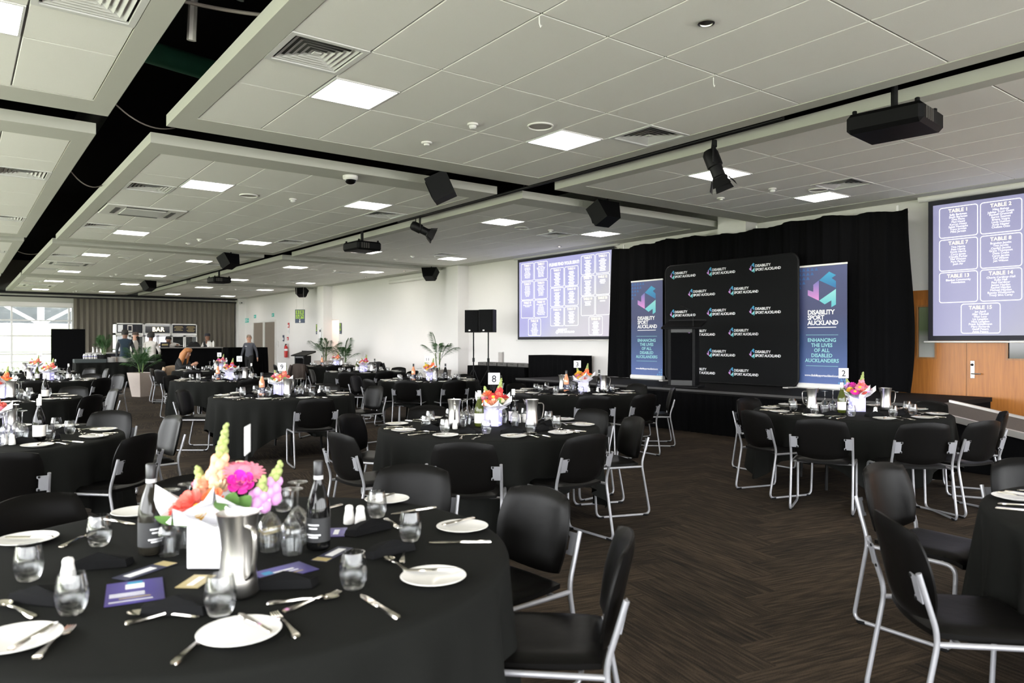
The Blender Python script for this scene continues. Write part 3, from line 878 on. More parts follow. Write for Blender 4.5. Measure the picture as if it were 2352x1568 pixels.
# back bench left of the bar, screen and buffet
bn = empty('service_bench', (4.0, 30.3, 0)); tag(bn, 'service bench with stainless trays behind the black screen', 'bench')
ob('top', MB().cbox((0, 0, 1.05), (2.6, .7, .05), .01), MT['stainless'], bn); ob('body', MB().b2(-1.25, 1.25, -.3, .3, 0, 1.02), MT['print_black'], bn, smooth=0)
bx = MB().cbox((.2, -.36, .82), (1.3, .02, .2), .005); ob('wood_rail', bx, MT['planter'], bn)
for k in range(3):
    q = empty('pitcher', (3.95 + .12 * k, 30.25, 1.077)); tag(q, 'small steel pitcher on the service bench' + place_words(list(range(3)))[k], 'pitcher', 'steel pitchers on the bench')
    ob('body', MB().lathe([(.045, 0), (.04, .12), (.05, .20), (.046, .2), (.036, .12), (.04, .01), (.001, .01)], 14), MT['stainless'], q)
    ob('handle', MB().tube(fillet([(.045, 0, .17), (.09, 0, .16), (.085, 0, .06), (.042, 0, .05)], .02), .006, 6), MT['stainless'], q)
bp_ = empty('privacy_screen', (2.98, 28.5, 0)); tag(bp_, 'tall black freestanding screen beside the window', 'screen')
ob('panel', MB().cbox((0, 0, .97), (.98, .05, 1.84), .01), MT['drape'], bp_)
for s in (-1, 1): ob('foot', MB().cbox((s * .35, 0, .025), (.06, .5, .05), .01), MT['black_metal'], bp_)

def draped_box(name, x0, x1, y0, y1, h, label, cat, mat='drape', seed=1):
    rnd = random.Random(seed)
    cxm, cym = (x0 + x1) / 2, (y0 + y1) / 2; hx, hy = (x1 - x0) / 2, (y1 - y0) / 2
    m = MB()
    per = []
    n = 140
    tot = 4 * (hx + hy)
    for i in range(n):
        s_ = tot * i / n
        if s_ < 2 * hx: p = (-hx + s_, -hy, 0, -1)
        elif s_ < 2 * hx + 2 * hy: p = (hx, -hy + s_ - 2 * hx, 1, 0)
        elif s_ < 4 * hx + 2 * hy: p = (hx - (s_ - 2 * hx - 2 * hy), hy, 0, 1)
        else: p = (-hx, hy - (s_ - 4 * hx - 2 * hy), -1, 0)
        per.append(p)
    vs = []; fs = []
    lev = [(1.0, 0), (.985, .02), (.6, .6), (.3, .85), (.012 / h, 1)]
    for z, t in lev:
        for i, p in enumerate(per):
            a = t * (.035 * sin(i * 1.15) + .02 * sin(i * .53 + seed))
            vs.append((p[0] + p[2] * (a + .012 + .03 * t), p[1] + p[3] * (a + .012 + .03 * t), h * z))
    for j in range(len(lev) - 1):
        for i in range(n):
            i2 = (i + 1) % n
            fs.append((j * n + i, j * n + i2, (j + 1) * n + i2, (j + 1) * n + i))
    vs.append((0, 0, h + .002)); c = len(vs) - 1
    for i in range(n): fs.append((c, i, (i + 1) % n))
    m.add(vs, fs)
    o = ob(name, m, MT[mat], None, (cxm, cym, 0), smooth=50)
    tag(o, label, cat)
    return o
draped_box('buffet_table', 2.95, 5.5, 26.3, 27.0, .79, 'long buffet table under black cloth with plate stacks', 'table', 'cloth')
tag(ob('riser', MB().cbox((0, 0, .06), (.9, .4, .12), .01), pm('grey_riser_cloth', (.05, .06, .06), .9, var=.1), None, (3.38, 26.7, .795)), 'low grey riser on the buffet carrying wrapped cutlery', 'riser')
for k in range(12):
    x = 3.2 + .052 * k; y = 26.62 + .05 * (k % 3)
    q = empty('cutlery_bundle', (x, y, .916), (0, 0, R(20 * (k % 5)))); tag(q, 'white wrapped cutlery bundle on the riser' + place_words(list(range(12)))[k], 'cutlery', 'wrapped cutlery on the riser')
    ob('napkin', MB().tube([(0, 0, 0), (0, 0, .10), (.02, .01, .14), (.05, .02, .15)], .02, 8, rs=[.012, .022, .03, .008]), MT['paper'], q)
    ob('ribbon', MB().lathe([(.024, .07), (.026, .08), (.024, .09)], 10), pm('violet_ribbon', (.15, .12, .45), .6) if k == 0 else bpy.data.materials['violet_ribbon'], q)
pl_stack = MB()
stk = [(3.98, 26.55, 11), (4.26, 26.62, 12), (4.36, 26.36, 9), (4.66, 26.6, 11)]
plate_big = MB().lathe([(.001, .004), (.08, .004), (.09, .008), (.135, .018), (.136, .021), (.09, .012), (.001, .009)], 24).mesh('plate', MT['china'])
for si, (x, y, n) in enumerate(stk):
    for k in range(n):
        o = ob('dinner_plate', plate_big, None, None, (x, y, .795 + .0145 * k))
        tag(o, 'white dinner plate in the %s stack on the buffet, %s from the bottom' % (ORD[si], ORD[k]), 'plate', 'stacked plates on the buffet')
for k in range(6):
    tag(ob('menu_card', MB().b2(-.06, .06, -.04, .04, 0, .004), MT['paper'], None, (4.86 + .12 * (k % 3) + .02 * k, 26.45 + .14 * (k // 3), .796), (0, 0, R(12 * k))), 'white card lying on the buffet' + place_words([4.86 + .12 * (k % 3) + .02 * k for k in range(6)])[k], 'card', 'white cards on the buffet')
draped_box('draped_counter', 8.62, 10.15, 30.0, 30.8, 1.235, 'high counter draped in black behind the walking woman', 'counter', 'drape', 4)

# palms
def frond(length, arch, n, seed, ll=.26):
    rnd = random.Random(seed); m = MB()
    pts = []
    for i in range(13):
        t = i / 12
        pts.append(Vector((length * t * (1 - .25 * arch * t), 0, length * (t * .75 - arch * t * t * .75))))
    m.tube(pts, .005, 5, rs=[.007 * (1 - .7 * i / 12) for i in range(13)])
    for k in range(n):
        t = .28 + .72 * k / (n - 1)
        i = min(11, int(t * 12)); p = pts[i].lerp(pts[i + 1], t * 12 - i)
        L_ = ll * (.55 + .9 * sin(pi * min(1, .15 + .8 * (t - .28) / .72))) * rnd.uniform(.85, 1.1)
        for s in (-1, 1):
            d = Vector((.55 + .35 * t, s * .8, .15)).normalized()
            e = p + d * L_ + Vector((0, 0, -.35 * L_)); mid = p + d * L_ * .5 + Vector((0, 0, -.03 * L_))
            wv = Vector((-.015, s * .005, 0)) * (1 + .2 * rnd.random())
            m.add([p, mid + wv, e, mid - wv], [(0, 1, 2, 3)])
    return m.mesh('frond', MT['leaf'], 0, fix=False)
FR = [frond(.85, .55, 17, 1), frond(.7, .75, 15, 2), frond(.95, .40, 18, 3)]
def tapered_planter(name, wt, wb, h, mat):
    m = MB()
    lv = [(wb, 0), (wt, h), (wt - .05, h), (wt - .08, h - .06)]
    vs = []
    for w_, z in lv:
        vs += [(w_ / 2, w_ / 2, z), (-w_ / 2, w_ / 2, z), (-w_ / 2, -w_ / 2, z), (w_ / 2, -w_ / 2, z)]
    fs = [(3, 2, 1, 0)]
    for j in range(len(lv) - 1):
        for i in range(4): fs.append((4 * j + i, 4 * j + (i + 1) % 4, 4 * j + 4 + (i + 1) % 4, 4 * j + 4 + i))
    m.add(vs, fs)
    return m.mesh(name, mat, 0)
def palm(x, y, z0, pot, n, scale, lab, seed, stems=3, tall=0.0, rz=0):
    r = empty('potted_palm', (x, y, z0), (0, 0, R(rz))); tag(r, lab, 'plant')
    rnd = random.Random(seed)
    if pot[0] == 'sq':
        ob('planter', tapered_planter('planter', pot[1], pot[2], pot[3], pot[4]), None, r); top = pot[3]; ob('soil', MB().b2(-pot[1] / 2 + .05, pot[1] / 2 - .05, -pot[1] / 2 + .05, pot[1] / 2 - .05, top - .07, top - .05), MT['soil'], r, smooth=0)
    else:
        w_, h = pot[1], pot[2]; top = h
        ob('pot', MB().lathe([(w_ * .38, 0), (w_ * .47, h * .85), (w_ * .5, h * .86), (w_ * .5, h), (w_ * .45, h), (w_ * .43, h * .8)], 24), MT['black_plastic'], r)
        ob('soil', MB().lathe([(w_ * .45, h * .84), (.001, h * .86)], 20), MT['soil'], r)
    for s in range(stems):
        a = 2 * pi * s / stems + .4
        ob('stem', MB().tube([(.04 * cos(a), .04 * sin(a), top - .06), (.07 * cos(a), .07 * sin(a), top + tall * .5 + .1), (.09 * cos(a), .09 * sin(a), top + tall + .12)], .014, 7), MT['stem'], r)
    for k in range(n):
        a = 360 * k / n + rnd.uniform(-22, 22)
        o = ob('frond', FR[k % 3], None, r, (.05 * cos(R(a)), .05 * sin(R(a)), top + tall * rnd.uniform(.5, 1)), (0, R(rnd.uniform(-58, -8)), R(a)))
        sc = scale * rnd.uniform(.75, 1.1); o.scale = (sc, sc, sc)
    return r
palm(3.95, 21.65, 0, ('sq', .50, .33, .64, MT['planter']), 16, .66, 'leafy palm in a pale tapered planter in front of the buffet', 5, tall=.12, rz=28)
palm(3.78, 26.72, .795, ('rd', .44, .26), 16, .52, 'bushy green plant in a black pot on the buffet', 8, tall=.1)
palm(10.75, 17.6, 0, ('sq', .52, .40, .68, MT['planter_grey']), 6, .85, 'tall sparse palm in a grey planter between pillar and speakers', 11, tall=.35)
palm(11.0, 26.1, 0, ('sq', .62, .60, .75, MT['planter']), 10, .82, 'palm in a pale square planter beside the black lectern', 13, tall=.2)
palm(11.1, 24.6, 0, ('sq', .55, .50, .62, MT['planter']), 10, .80, 'palm against the white wall right of the toilet entrance', 17, tall=.15)

# side wall furniture at the far end
ld = empty('door_3', (XR, 35.6, 0)); struct(ld, 'pair of taupe steel doors at the far end of the white wall')
ob('door_frame', MB().b2(-.06, .0, -1.65, 1.65, 2.40, 2.5).b2(-.06, 0, -1.65, -1.55, 0, 2.4).b2(-.06, 0, 1.55, 1.65, 0, 2.4).b2(-.06, 0, -.12, .12, 0, 2.4), MT['white_plastic'], ld, smooth=0)
for s in (-1, 1):
    lf = ob('leaf', MB().b2(-.03, -.005, min(s * .13, s * 1.54), max(s * .13, s * 1.54), .02, 2.39), MT['steel_door'], ld, smooth=0)
    ob('handle', MB().tube([(-.07, s * .25, .95), (-.07, s * .25, 1.25)], .012, 8), MT['stainless'], lf)
def sign(name, y, z, w_, h, mat, label, cat='sign', x=None, phi=180):
    r = panel_frame(name, ((x if x else XR) - .02, y, z), phi); tag(r, label, cat)
    ob('board', MB().cbox((0, 0, 0), (w_, h, .02), .004), mat, r)
    return r
def fig(parent, x, y, s, kind):
    m = MB()
    m.lathe([(.09 * s, 0), (.09 * s, .006)], 12, Matrix.Translation((x, y + .36 * s, .016)))
    m.poly([(x - .13 * s, y + .24 * s), (x + .13 * s, y + .24 * s), (x + (.22 if kind == 'w' else .11) * s, y - .10 * s), (x - (.22 if kind == 'w' else .11) * s, y - .10 * s)], .014, .02)
    for q in (-.07, .07): m.b2(x + q * s - .045 * s, x + q * s + .045 * s, y - .40 * s, y - .08 * s, .014, .02)
    return ob('pictogram', m, MT['sign_blue'], parent, smooth=0)
def arrow(parent, x, y, s, a):
    m = MB().poly([(-.06 * s, .3 * s), (.06 * s, .3 * s), (.06 * s, -.05 * s), (.18 * s, -.05 * s), (0, -.3 * s), (-.18 * s, -.05 * s), (-.06 * s, -.05 * s)], .012, .016, Matrix.Translation((x, y, 0)) @ Matrix.Rotation(R(a), 4, 'Z'))
    return ob('arrow', m, MT['print_white'], parent, smooth=0)
ts = empty('toilet_sign', (0, 0, 0)); ts.location = (10.95, 28.5, 2.48); ts.rotation_euler = (R(90), 0, R(-60 + 10)); tag(ts, 'hanging navy toilet sign with four green pictograms and arrow', 'sign')
ob('board', MB().cbox((0, 0, 0), (.42, .54, .03), .006), MT['sign_blue'], ts)
for k, (x, y) in enumerate(((-.095, .16), (.095, .16), (-.095, -.02), (.095, -.02))):
    sq = ob('green_square', MB().cbox((x, y, .012), (.165, .165, .012), .004), MT['sign_green'], ts)
    if k < 2: fig(sq, x, y, .17, 'm' if k == 0 else 'w')
    elif k == 2:
        m = MB(); m.tube([(x + .045 * cos(a), y - .02 + .045 * sin(a), .02) for a in [R(150 + 22 * i) for i in range(12)]], .008, 6)
        m.tube(fillet([(x - .01, y + .06, .02), (x - .01, y, .02), (x + .035, y, .02), (x + .055, y - .05, .02)], .01), .008, 6); m.ball((x - .012, y + .07, .02), .013)
        ob('pictogram', m, MT['sign_blue'], sq)
    else:
        m = MB(); m.tube(fillet([(x - .06, y - .05, .02), (x - .05, y + .03, .02), (x + .02, y + .04, .02), (x + .05, y - .01, .02)], .03), .012, 6); m.ball((x - .03, y + .06, .02), .016); m.ball((x + .045, y - .045, .02), .012)
        ob('pictogram', m, MT['sign_blue'], sq)
arrow(ts, 0, -.19, .26, 0)
for s in (-1, 1): ob('hanger_wire', MB().tube([(s * .15, .27, 0), (s * .15, 1.2, 0)], .004, 5), MT['trim_alu'], ts)
for (y, a, lab) in ((29.1, -90, 'narrow green and navy toilet sign left of the recess'), (26.75, 90, 'narrow green and navy toilet sign right of the recess')):
    s_ = sign('small_toilet_sign', y, 1.98, .16, .42, MT['sign_blue'], lab, x=11.5 if y < 27 and False else None)
    g = ob('green_panel', MB().cbox((0, .05, .012), (.12, .27, .01), .003), MT['sign_green'], s_); fig(g, 0, .05, .2, 'm' if a < 0 else 'w'); arrow(s_, 0, -.145, .1, a)
nb = sign('notice_board', 27.86, 1.72, .16, .55, MT['paper'], 'white notice sheet on the pillar by the toilet entrance', 'notice', x=11.56)
ob('heading', MB().b2(-.06, .06, .13, .22, .011, .014), MT['print_black'], nb, smooth=0)
for y, lab in ((28.75, 'grey soap dispenser left of the toilet recess'), (26.72, 'grey soap dispenser right of the toilet recess')):
    d = empty('dispenser', (XR - .001, y, 1.2)); tag(d, lab, 'dispenser'); ob('body', MB().cbox((-.06, 0, .14), (.11, .14, .28), .02), MT['white_plastic'], d); ob('nozzle', MB().cbox((-.07, 0, -.01), (.05, .06, .04), .01), MT['vent'], d)
ex = sign('exit_sign', 38.3, 2.55, .58, .22, MT['exit_green'], 'green EXIT sign on the far corner of the white wall')
text('EXIT', .19, MT['print_white'], ex, (-.06, -.065, .013), bold=.02); arrow(ex, .23, 0, .22, 90)
for y in (37.0, 34.4):
    q = sign('small_exit_sign', y, 2.72, .28, .16, MT['exit_green'], 'small green exit sign above the %s taupe door' % ('left' if y > 36 else 'right'))
    text('EXIT', .10, MT['print_white'], q, (0, -.04, .013), bold=.02)
fe = empty('fire_extinguisher', (XR - .12, 32.4, .75)); tag(fe, 'red fire extinguisher on the white wall', 'extinguisher')
ob('cylinder', MB().lathe([(.06, 0), (.08, .02), (.08, .42), (.06, .50), (.025, .53), (.025, .56)], 18), MT['red'], fe)
ob('valve', MB().cbox((0, 0, .59), (.05, .12, .05), .008), MT['black_metal'], fe); ob('hose', MB().tube(fillet([(0, .04, .58), (-.02, .12, .5), (-.02, .11, .2)], .05), .012, 7), MT['black_metal'], fe); ob('label_band', MB().lathe([(.0805, .30), (.0815, .31), (.0815, .38), (.0805, .39)], 18), MT['paper'], fe)
for k, (y, z, h, mm, lab) in enumerate(((32.35, 2.2, .22, 'red', 'red fire extinguisher instruction sign'), (32.35, 1.95, .26, 'paper', 'white instruction sheet below the red sign'), (33.0, 1.62, .28, 'sign_blue', 'small blue notice beside the taupe doors'), (32.45, 1.6, .14, 'red', 'small red call point on the white wall'))):
    q = sign('wall_sign', y, z, .16, h, MT[mm], lab)
    ob('print', MB().b2(-.055, .055, -h * .3, h * .1, .011, .013), MT['print_white' if mm != 'paper' else 'vent'], q, smooth=0)
dk = empty('door_keypad', (XR - .03, 33.75, 1.35)); tag(dk, 'white intercom keypad beside the taupe doors', 'keypad'); ob('case', MB().cbox((0, 0, 0), (.06, .14, .3), .015), MT['white_plastic'], dk); ob('button_pad', MB().cbox((-.032, 0, -.03), (.01, .09, .12), .003), MT['vent'], dk)
sc_ = empty('security_camera', (11.65, 38.44, 3.45)); tag(sc_, 'small dark security camera in the far corner', 'camera'); ob('body', MB().cbox((0, 0, 0), (.12, .2, .1), .02), MT['vent'], sc_); ob('lens', MB().lathe([(.035, 0), (.03, .03), (.001, .03)], 12, Matrix.Translation((0, -.1, 0)) @ Matrix.Rotation(R(90), 4, 'X')), MT['bottle_black'], sc_)

# spare lectern by the wall
def lectern(name, x, y, z, rz, lab, mic):
    r = empty(name, (x, y, z), (0, 0, R(rz))); tag(r, lab, 'lectern')
    ob('base', MB().cbox((0, 0, .02), (.52, .60, .04), .008), MT['black_plastic'], r)
    for s in (-1, 1): ob('side_post', MB().cbox((.0, s * .205, .52), (.30, .05, .98), .006), MT['black_plastic'], r)
    ob('front_panel', MB().cbox((.135, 0, .50), (.02, .36, .84), .004), MT['drape'], r)
    gm = pm('lectern_grey_%s' % name, (.02, .02, .02), .45) if 'lectern_grey_%s' % name not in bpy.data.materials else bpy.data.materials['lectern_grey_%s' % name]
    ob('kick_rail', MB().cbox((.148, 0, .085), (.012, .36, .09), .003), gm, r)
    ob('top_rail', MB().cbox((.148, 0, .965), (.012, .36, .07), .003), gm, r)
    ob('desk', MB().cbox((-.02, 0, 1.06), (.50, .66, .035), .006, Matrix.Translation((0, 0, 0)) @ Matrix.Translation((0, 0, 1.06)) @ Matrix.Rotation(R(14), 4, 'Y') @ Matrix.Translation((0, 0, -1.06))), MT['black_plastic'], r)
    ob('desk_lip', MB().cbox((-.25, 0, 1.14), (.02, .66, .05), .004), MT['black_plastic'], r)
    if mic:
        mc = ob('microphone_neck', MB().tube(fillet([(.16, .2, 1.02), (.16, .2, 1.28), (.06, .02, 1.36)], .12, 6), .006, 6), MT['black_metal'], r)
        ob('microphone_head', MB().tube([(.07, .03, 1.355), (.02, -.05, 1.385)], .014, 8), MT['black_metal'], mc)
    return r
lectern('lectern', 9.05, 23.3, 0, 200, 'spare black lectern in front of the white wall', False)

# ------------------------------------------------------------------ stage end
SZ = .69
sg = empty('stage', (0, 0, 0)); tag(sg, 'black stage platform with draped front along the right wall', 'stage')
ob('deck', MB().b2(9.5, 11.54, 4.12, 12.4, SZ - .06, SZ), MT['stage_top'], sg, smooth=0)
ob('edge_trim', MB().b2(9.485, 9.5, 4.12, 12.4, SZ - .03, SZ + .004), pm('stage_edge', (.03, .028, .027), .5, var=.2), sg, smooth=0)
sk = curtain_mesh(4.14, 12.38, .004, SZ - .06, .016, .14, 260, 9, 4)
for i, v in enumerate(sk.v): sk.v[i] = (9.52 - v[1], v[0], v[2])
ob('skirt', sk, MT['drape'], sg, smooth=60, fix=False)
ob('end_skirt', MB().b2(9.55, 11.54, 12.36, 12.38, .004, SZ - .06).b2(9.55, 11.54, 4.14, 4.16, .004, SZ - .06), MT['drape'], sg, smooth=0)
rp = empty('ramp', (0, 0, 0)); tag(rp, 'carpeted access ramp with metal edges down from the stage', 'ramp')
def slab(x0, x1, y0, y1, z0, z1, t):
    m = MB()
    m.add([(x0, y0, z0), (x1, y0, z0), (x1, y1, z1), (x0, y1, z1), (x0, y0, z0 - t), (x1, y0, z0 - t), (x1, y1, z1 - t), (x0, y1, z1 - t)],
          [(0, 1, 2, 3), (4, 5, 6, 7), (0, 1, 5, 4), (1, 2, 6, 5), (2, 3, 7, 6), (3, 0, 4, 7)])
    return m
ob('walkway', slab(9.05, 10.18, .45, 4.12, .02, SZ, .03), MT['ramp_top'], rp, smooth=0)
for x in (9.0, 10.16): ob('edge_rail', slab(x, x + .06, .42, 4.12, .045, SZ + .03, .07), MT['trim_alu'], rp, smooth=0)
m = MB().add([(9.03, .6, .005), (9.03, 4.1, .005), (9.03, 4.1, SZ - .05), (9.03, .6, .02), (9.06, .6, .005), (9.06, 4.1, .005), (9.06, 4.1, SZ - .05), (9.06, .6, .02)], [(0, 1, 2, 3), (4, 5, 6, 7), (2, 3, 7, 6), (0, 1, 5, 4), (1, 2, 6, 5)])
ob('side_skirt', m, MT['drape'], rp, smooth=0)
# stage drape on a pipe frame
dr = empty('stage_drape', (0, 0, 0)); tag(dr, 'wide black pipe-and-drape curtain behind the stage', 'curtain')
def dfn(u, v):
    y = 5.20 + (11.45 - 5.20) * u
    z = SZ + .01 + (3.49 - SZ) * v
    yy = y
    if u < .04: yy = y - .12 * (1 - v) * sin(pi * min(1, v * 1.1)) * (1 - u / .04) - .05 * (1 - v)
    if u > .96: yy = y + .16 * (1 - v) * ((u - .96) / .04)
    a = .035 * (1 - .3 * v)
    return (11.425 + a * sin(y * 19) + .02 * sin(y * 7.3 + 2 * v) + .012 * sin(y * 43), yy, z + (.03 * sin(y * 2.1) + .015 * sin(y * 9)) * (v > .98))
ob('drape', MB().grid(dfn, 300, 16), MT['drape'], dr, smooth=60, fix=False)
ob('cross_pipe', MB().tube([(11.515, 5.25, 3.44), (11.515, 11.5, 3.44)], .022, 8), MT['trim_alu'], dr)
for y in (5.42, 7.9, 11.22): ob('upright', MB().tube([(11.535, y, SZ), (11.535, y, 3.56)], .022, 8), MT['white_plastic'], dr)

LOGO = [([(.41, .775), (.765, 1.0), (1.0, .89), (.85, .815), (1.0, .72), (1.0, .53)], [(0, (.04, .16, .38)), (1, (.06, .36, .56))]),
        ([(.20, .66), (.40, .775), (.40, .20), (0.0, .365), (0.0, .52), (.20, .46)], [(0, (.70, .28, .62)), (1, (.16, .18, .46))]),
        ([(.41, .20), (1.0, .505), (1.0, .07), (.84, 0.0), (.84, .19), (.61, .09)], [(0, (.12, .50, .58)), (1, (.30, .68, .66))])]
LMAT = [gradmat('logo_%d' % i, st, 'Y', rough=.7) for i, (_, st) in enumerate(LOGO)]
def logo(parent, x, y, w_, h, z):
    r = None
    for i, (pts, _) in enumerate(LOGO):
        ob('emblem', MB().poly([(x + px * w_, y + py * h) for px, py in pts], z, z + .001), LMAT[i], parent, smooth=0)
# media wall
bw = panel_frame('media_wall', (11.2, 8.32, SZ), 180); tag(bw, 'black printed media wall with rows of small logos', 'backdrop')
W_, H_ = 2.86, 2.22
ob('fabric_panel', MB().poly(rrect(W_, H_, .14, 6, 0, H_ / 2 + .03), -.035, 0), pm('black_stretch_fabric', (.0028, .003, .0034), .85, spec=.2, var=.15, vscale=300), bw, smooth=30)
ob('frame_tube', MB().tube([(x, y, -.018) for x, y in rrect(W_ + .015, H_ + .015, .145, 6, 0, H_ / 2 + .03)], .02, 8, closed=True), MT['black_metal'], bw)
for sx in (-1, 1): ob('foot', MB().cbox((sx * (W_ / 2 - .08), .012, -.02), (.10, .02, .5), .004), MT['trim_alu'], bw)
lw = .50; lh = .165
rowsV = [.885, .692, .50, .30, .10]
cols3, cols2 = (.068, .385, .705), (.228, .548)
# measured centres (fractions of the panel)
for ri, v in enumerate((2.03, 1.63, 1.235, .81, .40, .03)):
    pass
lg = []
for y in (2.00, 1.245, .49):
    for x in (-1.31, -.42, .50): lg.append((x, y))
for y in (1.62, .87, .15):
    for x in (-.86, .06): lg.append((x, y))
for x, y in lg:
    q = empty('printed_logo', (x, y, .001), (0, 0, 0), bw)
    logo(q, 0, -.01, .105, .175, 0)
    text('DISABILITY', .064, MT['print_white'], q, (.118, .088, .0005), align='LEFT', bold=.022, ext=.0003, sp=.98)
    text('SPORT AUCKLAND', .064, MT['print_white'], q, (.118, .020, .0005), align='LEFT', bold=.022, ext=.0003, sp=.88)

def banner(y, lab):
    r = panel_frame('roll_up_banner', (11.30, y, SZ), 180); tag(r, lab, 'banner', 'roll-up banners on the stage')
    w_, h = .86, 1.93
    ob('base_cassette', MB().cbox((0, .045, -.02), (w_ + .02, .09, .12), .02), MT['white_plastic'], r)
    ob('sheet', MB().b2(-w_ / 2, w_ / 2, .09, h + .09, -.006, 0), bpy.data.materials.get('banner_print') or gradmat('banner_print', [(0, (.075, .125, .32)), (.35, (.034, .068, .18)), (.6, (.048, .056, .135)), (1, (.072, .084, .19))], 'Y', rough=.55), r, smooth=0)
    ob('top_rail', MB().cbox((0, h + .10, -.003), (w_ + .01, .03, .02), .004), MT['white_plastic'], r)
    ob('support_pole', MB().tube([(0, .08, -.04), (0, h + .09, -.03)], .012, 6), MT['trim_alu'], r)
    logo(r, -.245, 1.335, .49, .58, .001)
    wt = MT['print_white']; mint = bpy.data.materials.get('mint_print') or pm('mint_print', (.28, .60, .62), .7)
    for k, s in enumerate(('DISABILITY', 'SPORT', 'AUCKLAND')):
        text(s, .104, wt, r, (-.25, 1.225 - .086 * k, .001), align='LEFT', bold=.028, ext=.0003, sp=.92)
    ob('strapline', MB().b2(-.25, .25, 1.005, 1.018, .001, .0015), wt, r, smooth=0)
    for yy in (.885, .375): ob('rule', MB().b2(-.28, .28, yy, yy + .006, .001, .0015), mint, r, smooth=0)
    text('ENHANCING\nTHE LIVES\nOF ALL\nDISABLED\nAUCKLANDERS', .084, mint, r, (0, .775, .001), bold=.022, ext=.0003, line=1.0, sp=1.0)
    text('www.disabilitysportauckland.co.nz', .052, wt, r, (0, .205, .001), bold=.012, ext=.0003, sp=.86)
    tr = MB()
    for a in range(5):
        for b in range(4 - a + 1):
            x0, y0 = -w_ / 2 + .075 * a, h + .085 - .072 * b
            tr.poly([(x0 + .005, y0 - .066), (x0 + .068, y0 - .066), (x0 + .036, y0 - .012)], .001, .0014)
    ob('triangle_pattern', tr, bpy.data.materials.get('banner_pattern') or pm('banner_pattern', (.045, .13, .34), .6), r, smooth=0)
    tr = MB()
    for a in range(3):
        for b in range(3 - a):
            x0, y0 = w_ / 2 - .06 - .05 * a, .095 + .05 * b
            tr.poly([(x0 + .004, y0 + .002), (x0 + .046, y0 + .002), (x0 + .025, y0 + .042)], .001, .0014)
    ob('corner_pattern', tr, bpy.data.materials.get('banner_pattern2') or pm('banner_pattern2', (.10, .30, .55), .6), r, smooth=0)
banner(6.515, 'blue roll-up banner standing right of the media wall')
banner(10.34, 'blue roll-up banner behind the stage lectern, left of the media wall')
lectern('stage_lectern', 9.86, 8.18, SZ, 205, 'black stage lectern with gooseneck microphone', True)

# projection screens
TB = {1: 'Sally Barkman\nScott Barkman\nOna Manu\nMati Hoani\nKerryn Hoani\nSeleti Mustapha\nTracy Jarman\nMike Jarman', 2: 'Mike Bishop\nJubilee Trust Guest\nRachell Grunwell\nAaron Soames\nBriana Vaigra\nLinda Holmes\nAndy Napier\nChelsea Otto',
      7: 'Tina Harris\nPete Harris\nKevin Harris\nCarry Jones\nClaudia Parker\nMel Watson\nPere Parker\nJosh Air', 8: 'Brendon Jacobs\nTina Jacobs\nCayden Jacobs\nGrant Thompson\nDena Crann\nCarys Jacobs\nCat Wilson\nJen Wilson',
      13: 'Blanket Community\nFoundation', 14: 'Cherie Cardiner-Hall\nKylie Hall\nPaul Gardiner\nJames Haydan\nRachel Haydan\nMicheal Haydon\nRossey Wadsworth\nTracy Silva Caray',
      15: 'Jan April\nAlan Tischall\nWan Levy\nLiz Langdon\nNick Langdon\nFrank Schleifmann\nMary Richards\nGeoff Peters\nAnna Peters'}
NL = {3: 9, 4: 10, 5: 11, 6: 8, 9: 9, 10: 8, 11: 10, 12: 3, 16: 9, 17: 8, 18: 9, 19: 3, 20: 1}
BOX = {1: ('A', 0), 2: ('B', 0), 7: ('A', 1), 8: ('B', 1), 13: ('A', 2), 14: ('B', 2), 15: ('AB', 3), 3: ('C', 0), 4: ('D', 0), 9: ('C', 1), 10: ('D', 1), 16: ('C', 2), 17: ('D', 2),
       5: ('E', 0), 6: ('F', 0), 11: ('E', 1), 12: ('F', 1), 19: ('E', 2), 20: ('F', 2), 18: ('EF', 3)}
CU = {'A': (.025, .178), 'B': (.186, .339), 'C': (.372, .52), 'D': (.527, .672), 'E': (.70, .836), 'F': (.844, .98), 'AB': (.112, .262), 'EF': (.778, .912)}
RV = {'A': [(.026, .259), (.27, .51), (.518, .751), (.762, .985)], 'C': [(.133, .375), (.383, .62), (.63, .867)]}
img = bpy.data.materials.new('projected_image'); img.use_nodes = True
nt = img.node_tree; pz = nt.nodes['Principled BSDF']; pz.inputs['Base Color'].default_value = (.25, .25, .28, 1); pz.inputs['Roughness'].default_value = .8
tcn = nt.nodes.new('ShaderNodeTexCoord'); mpn = nt.nodes.new('ShaderNodeMapping'); mpn.inputs['Rotation'].default_value = (0, 0, R(38)); nzn = nt.nodes.new('ShaderNodeTexNoise'); nzn.inputs['Scale'].default_value = 1.6; nzn.inputs['Detail'].default_value = 3
sepn = nt.nodes.new('ShaderNodeSeparateXYZ'); addn = nt.nodes.new('ShaderNodeMath'); addn.operation = 'MULTIPLY_ADD'; addn.inputs[1].default_value = .22; rpn = nt.nodes.new('ShaderNodeValToRGB')
nt.links.new(tcn.outputs['Generated'], mpn.inputs[0]); nt.links.new(mpn.outputs[0], sepn.inputs[0]); nt.links.new(tcn.outputs['Generated'], nzn.inputs['Vector'])
nt.links.new(nzn.outputs['Fac'], addn.inputs[0]); nt.links.new(sepn.outputs[0], addn.inputs[2]); nt.links.new(addn.outputs[0], rpn.inputs[0])
cr = rpn.color_ramp; cr.elements[0].position = .0; cr.elements[0].color = (.29, .28, .56, 1); cr.elements[1].position = .85; cr.elements[1].color = (.42, .36, .43, 1)
e_ = cr.elements.new(.20); e_.color = (.29, .29, .54, 1); e_ = cr.elements.new(.48); e_.color = (.38, .37, .40, 1)
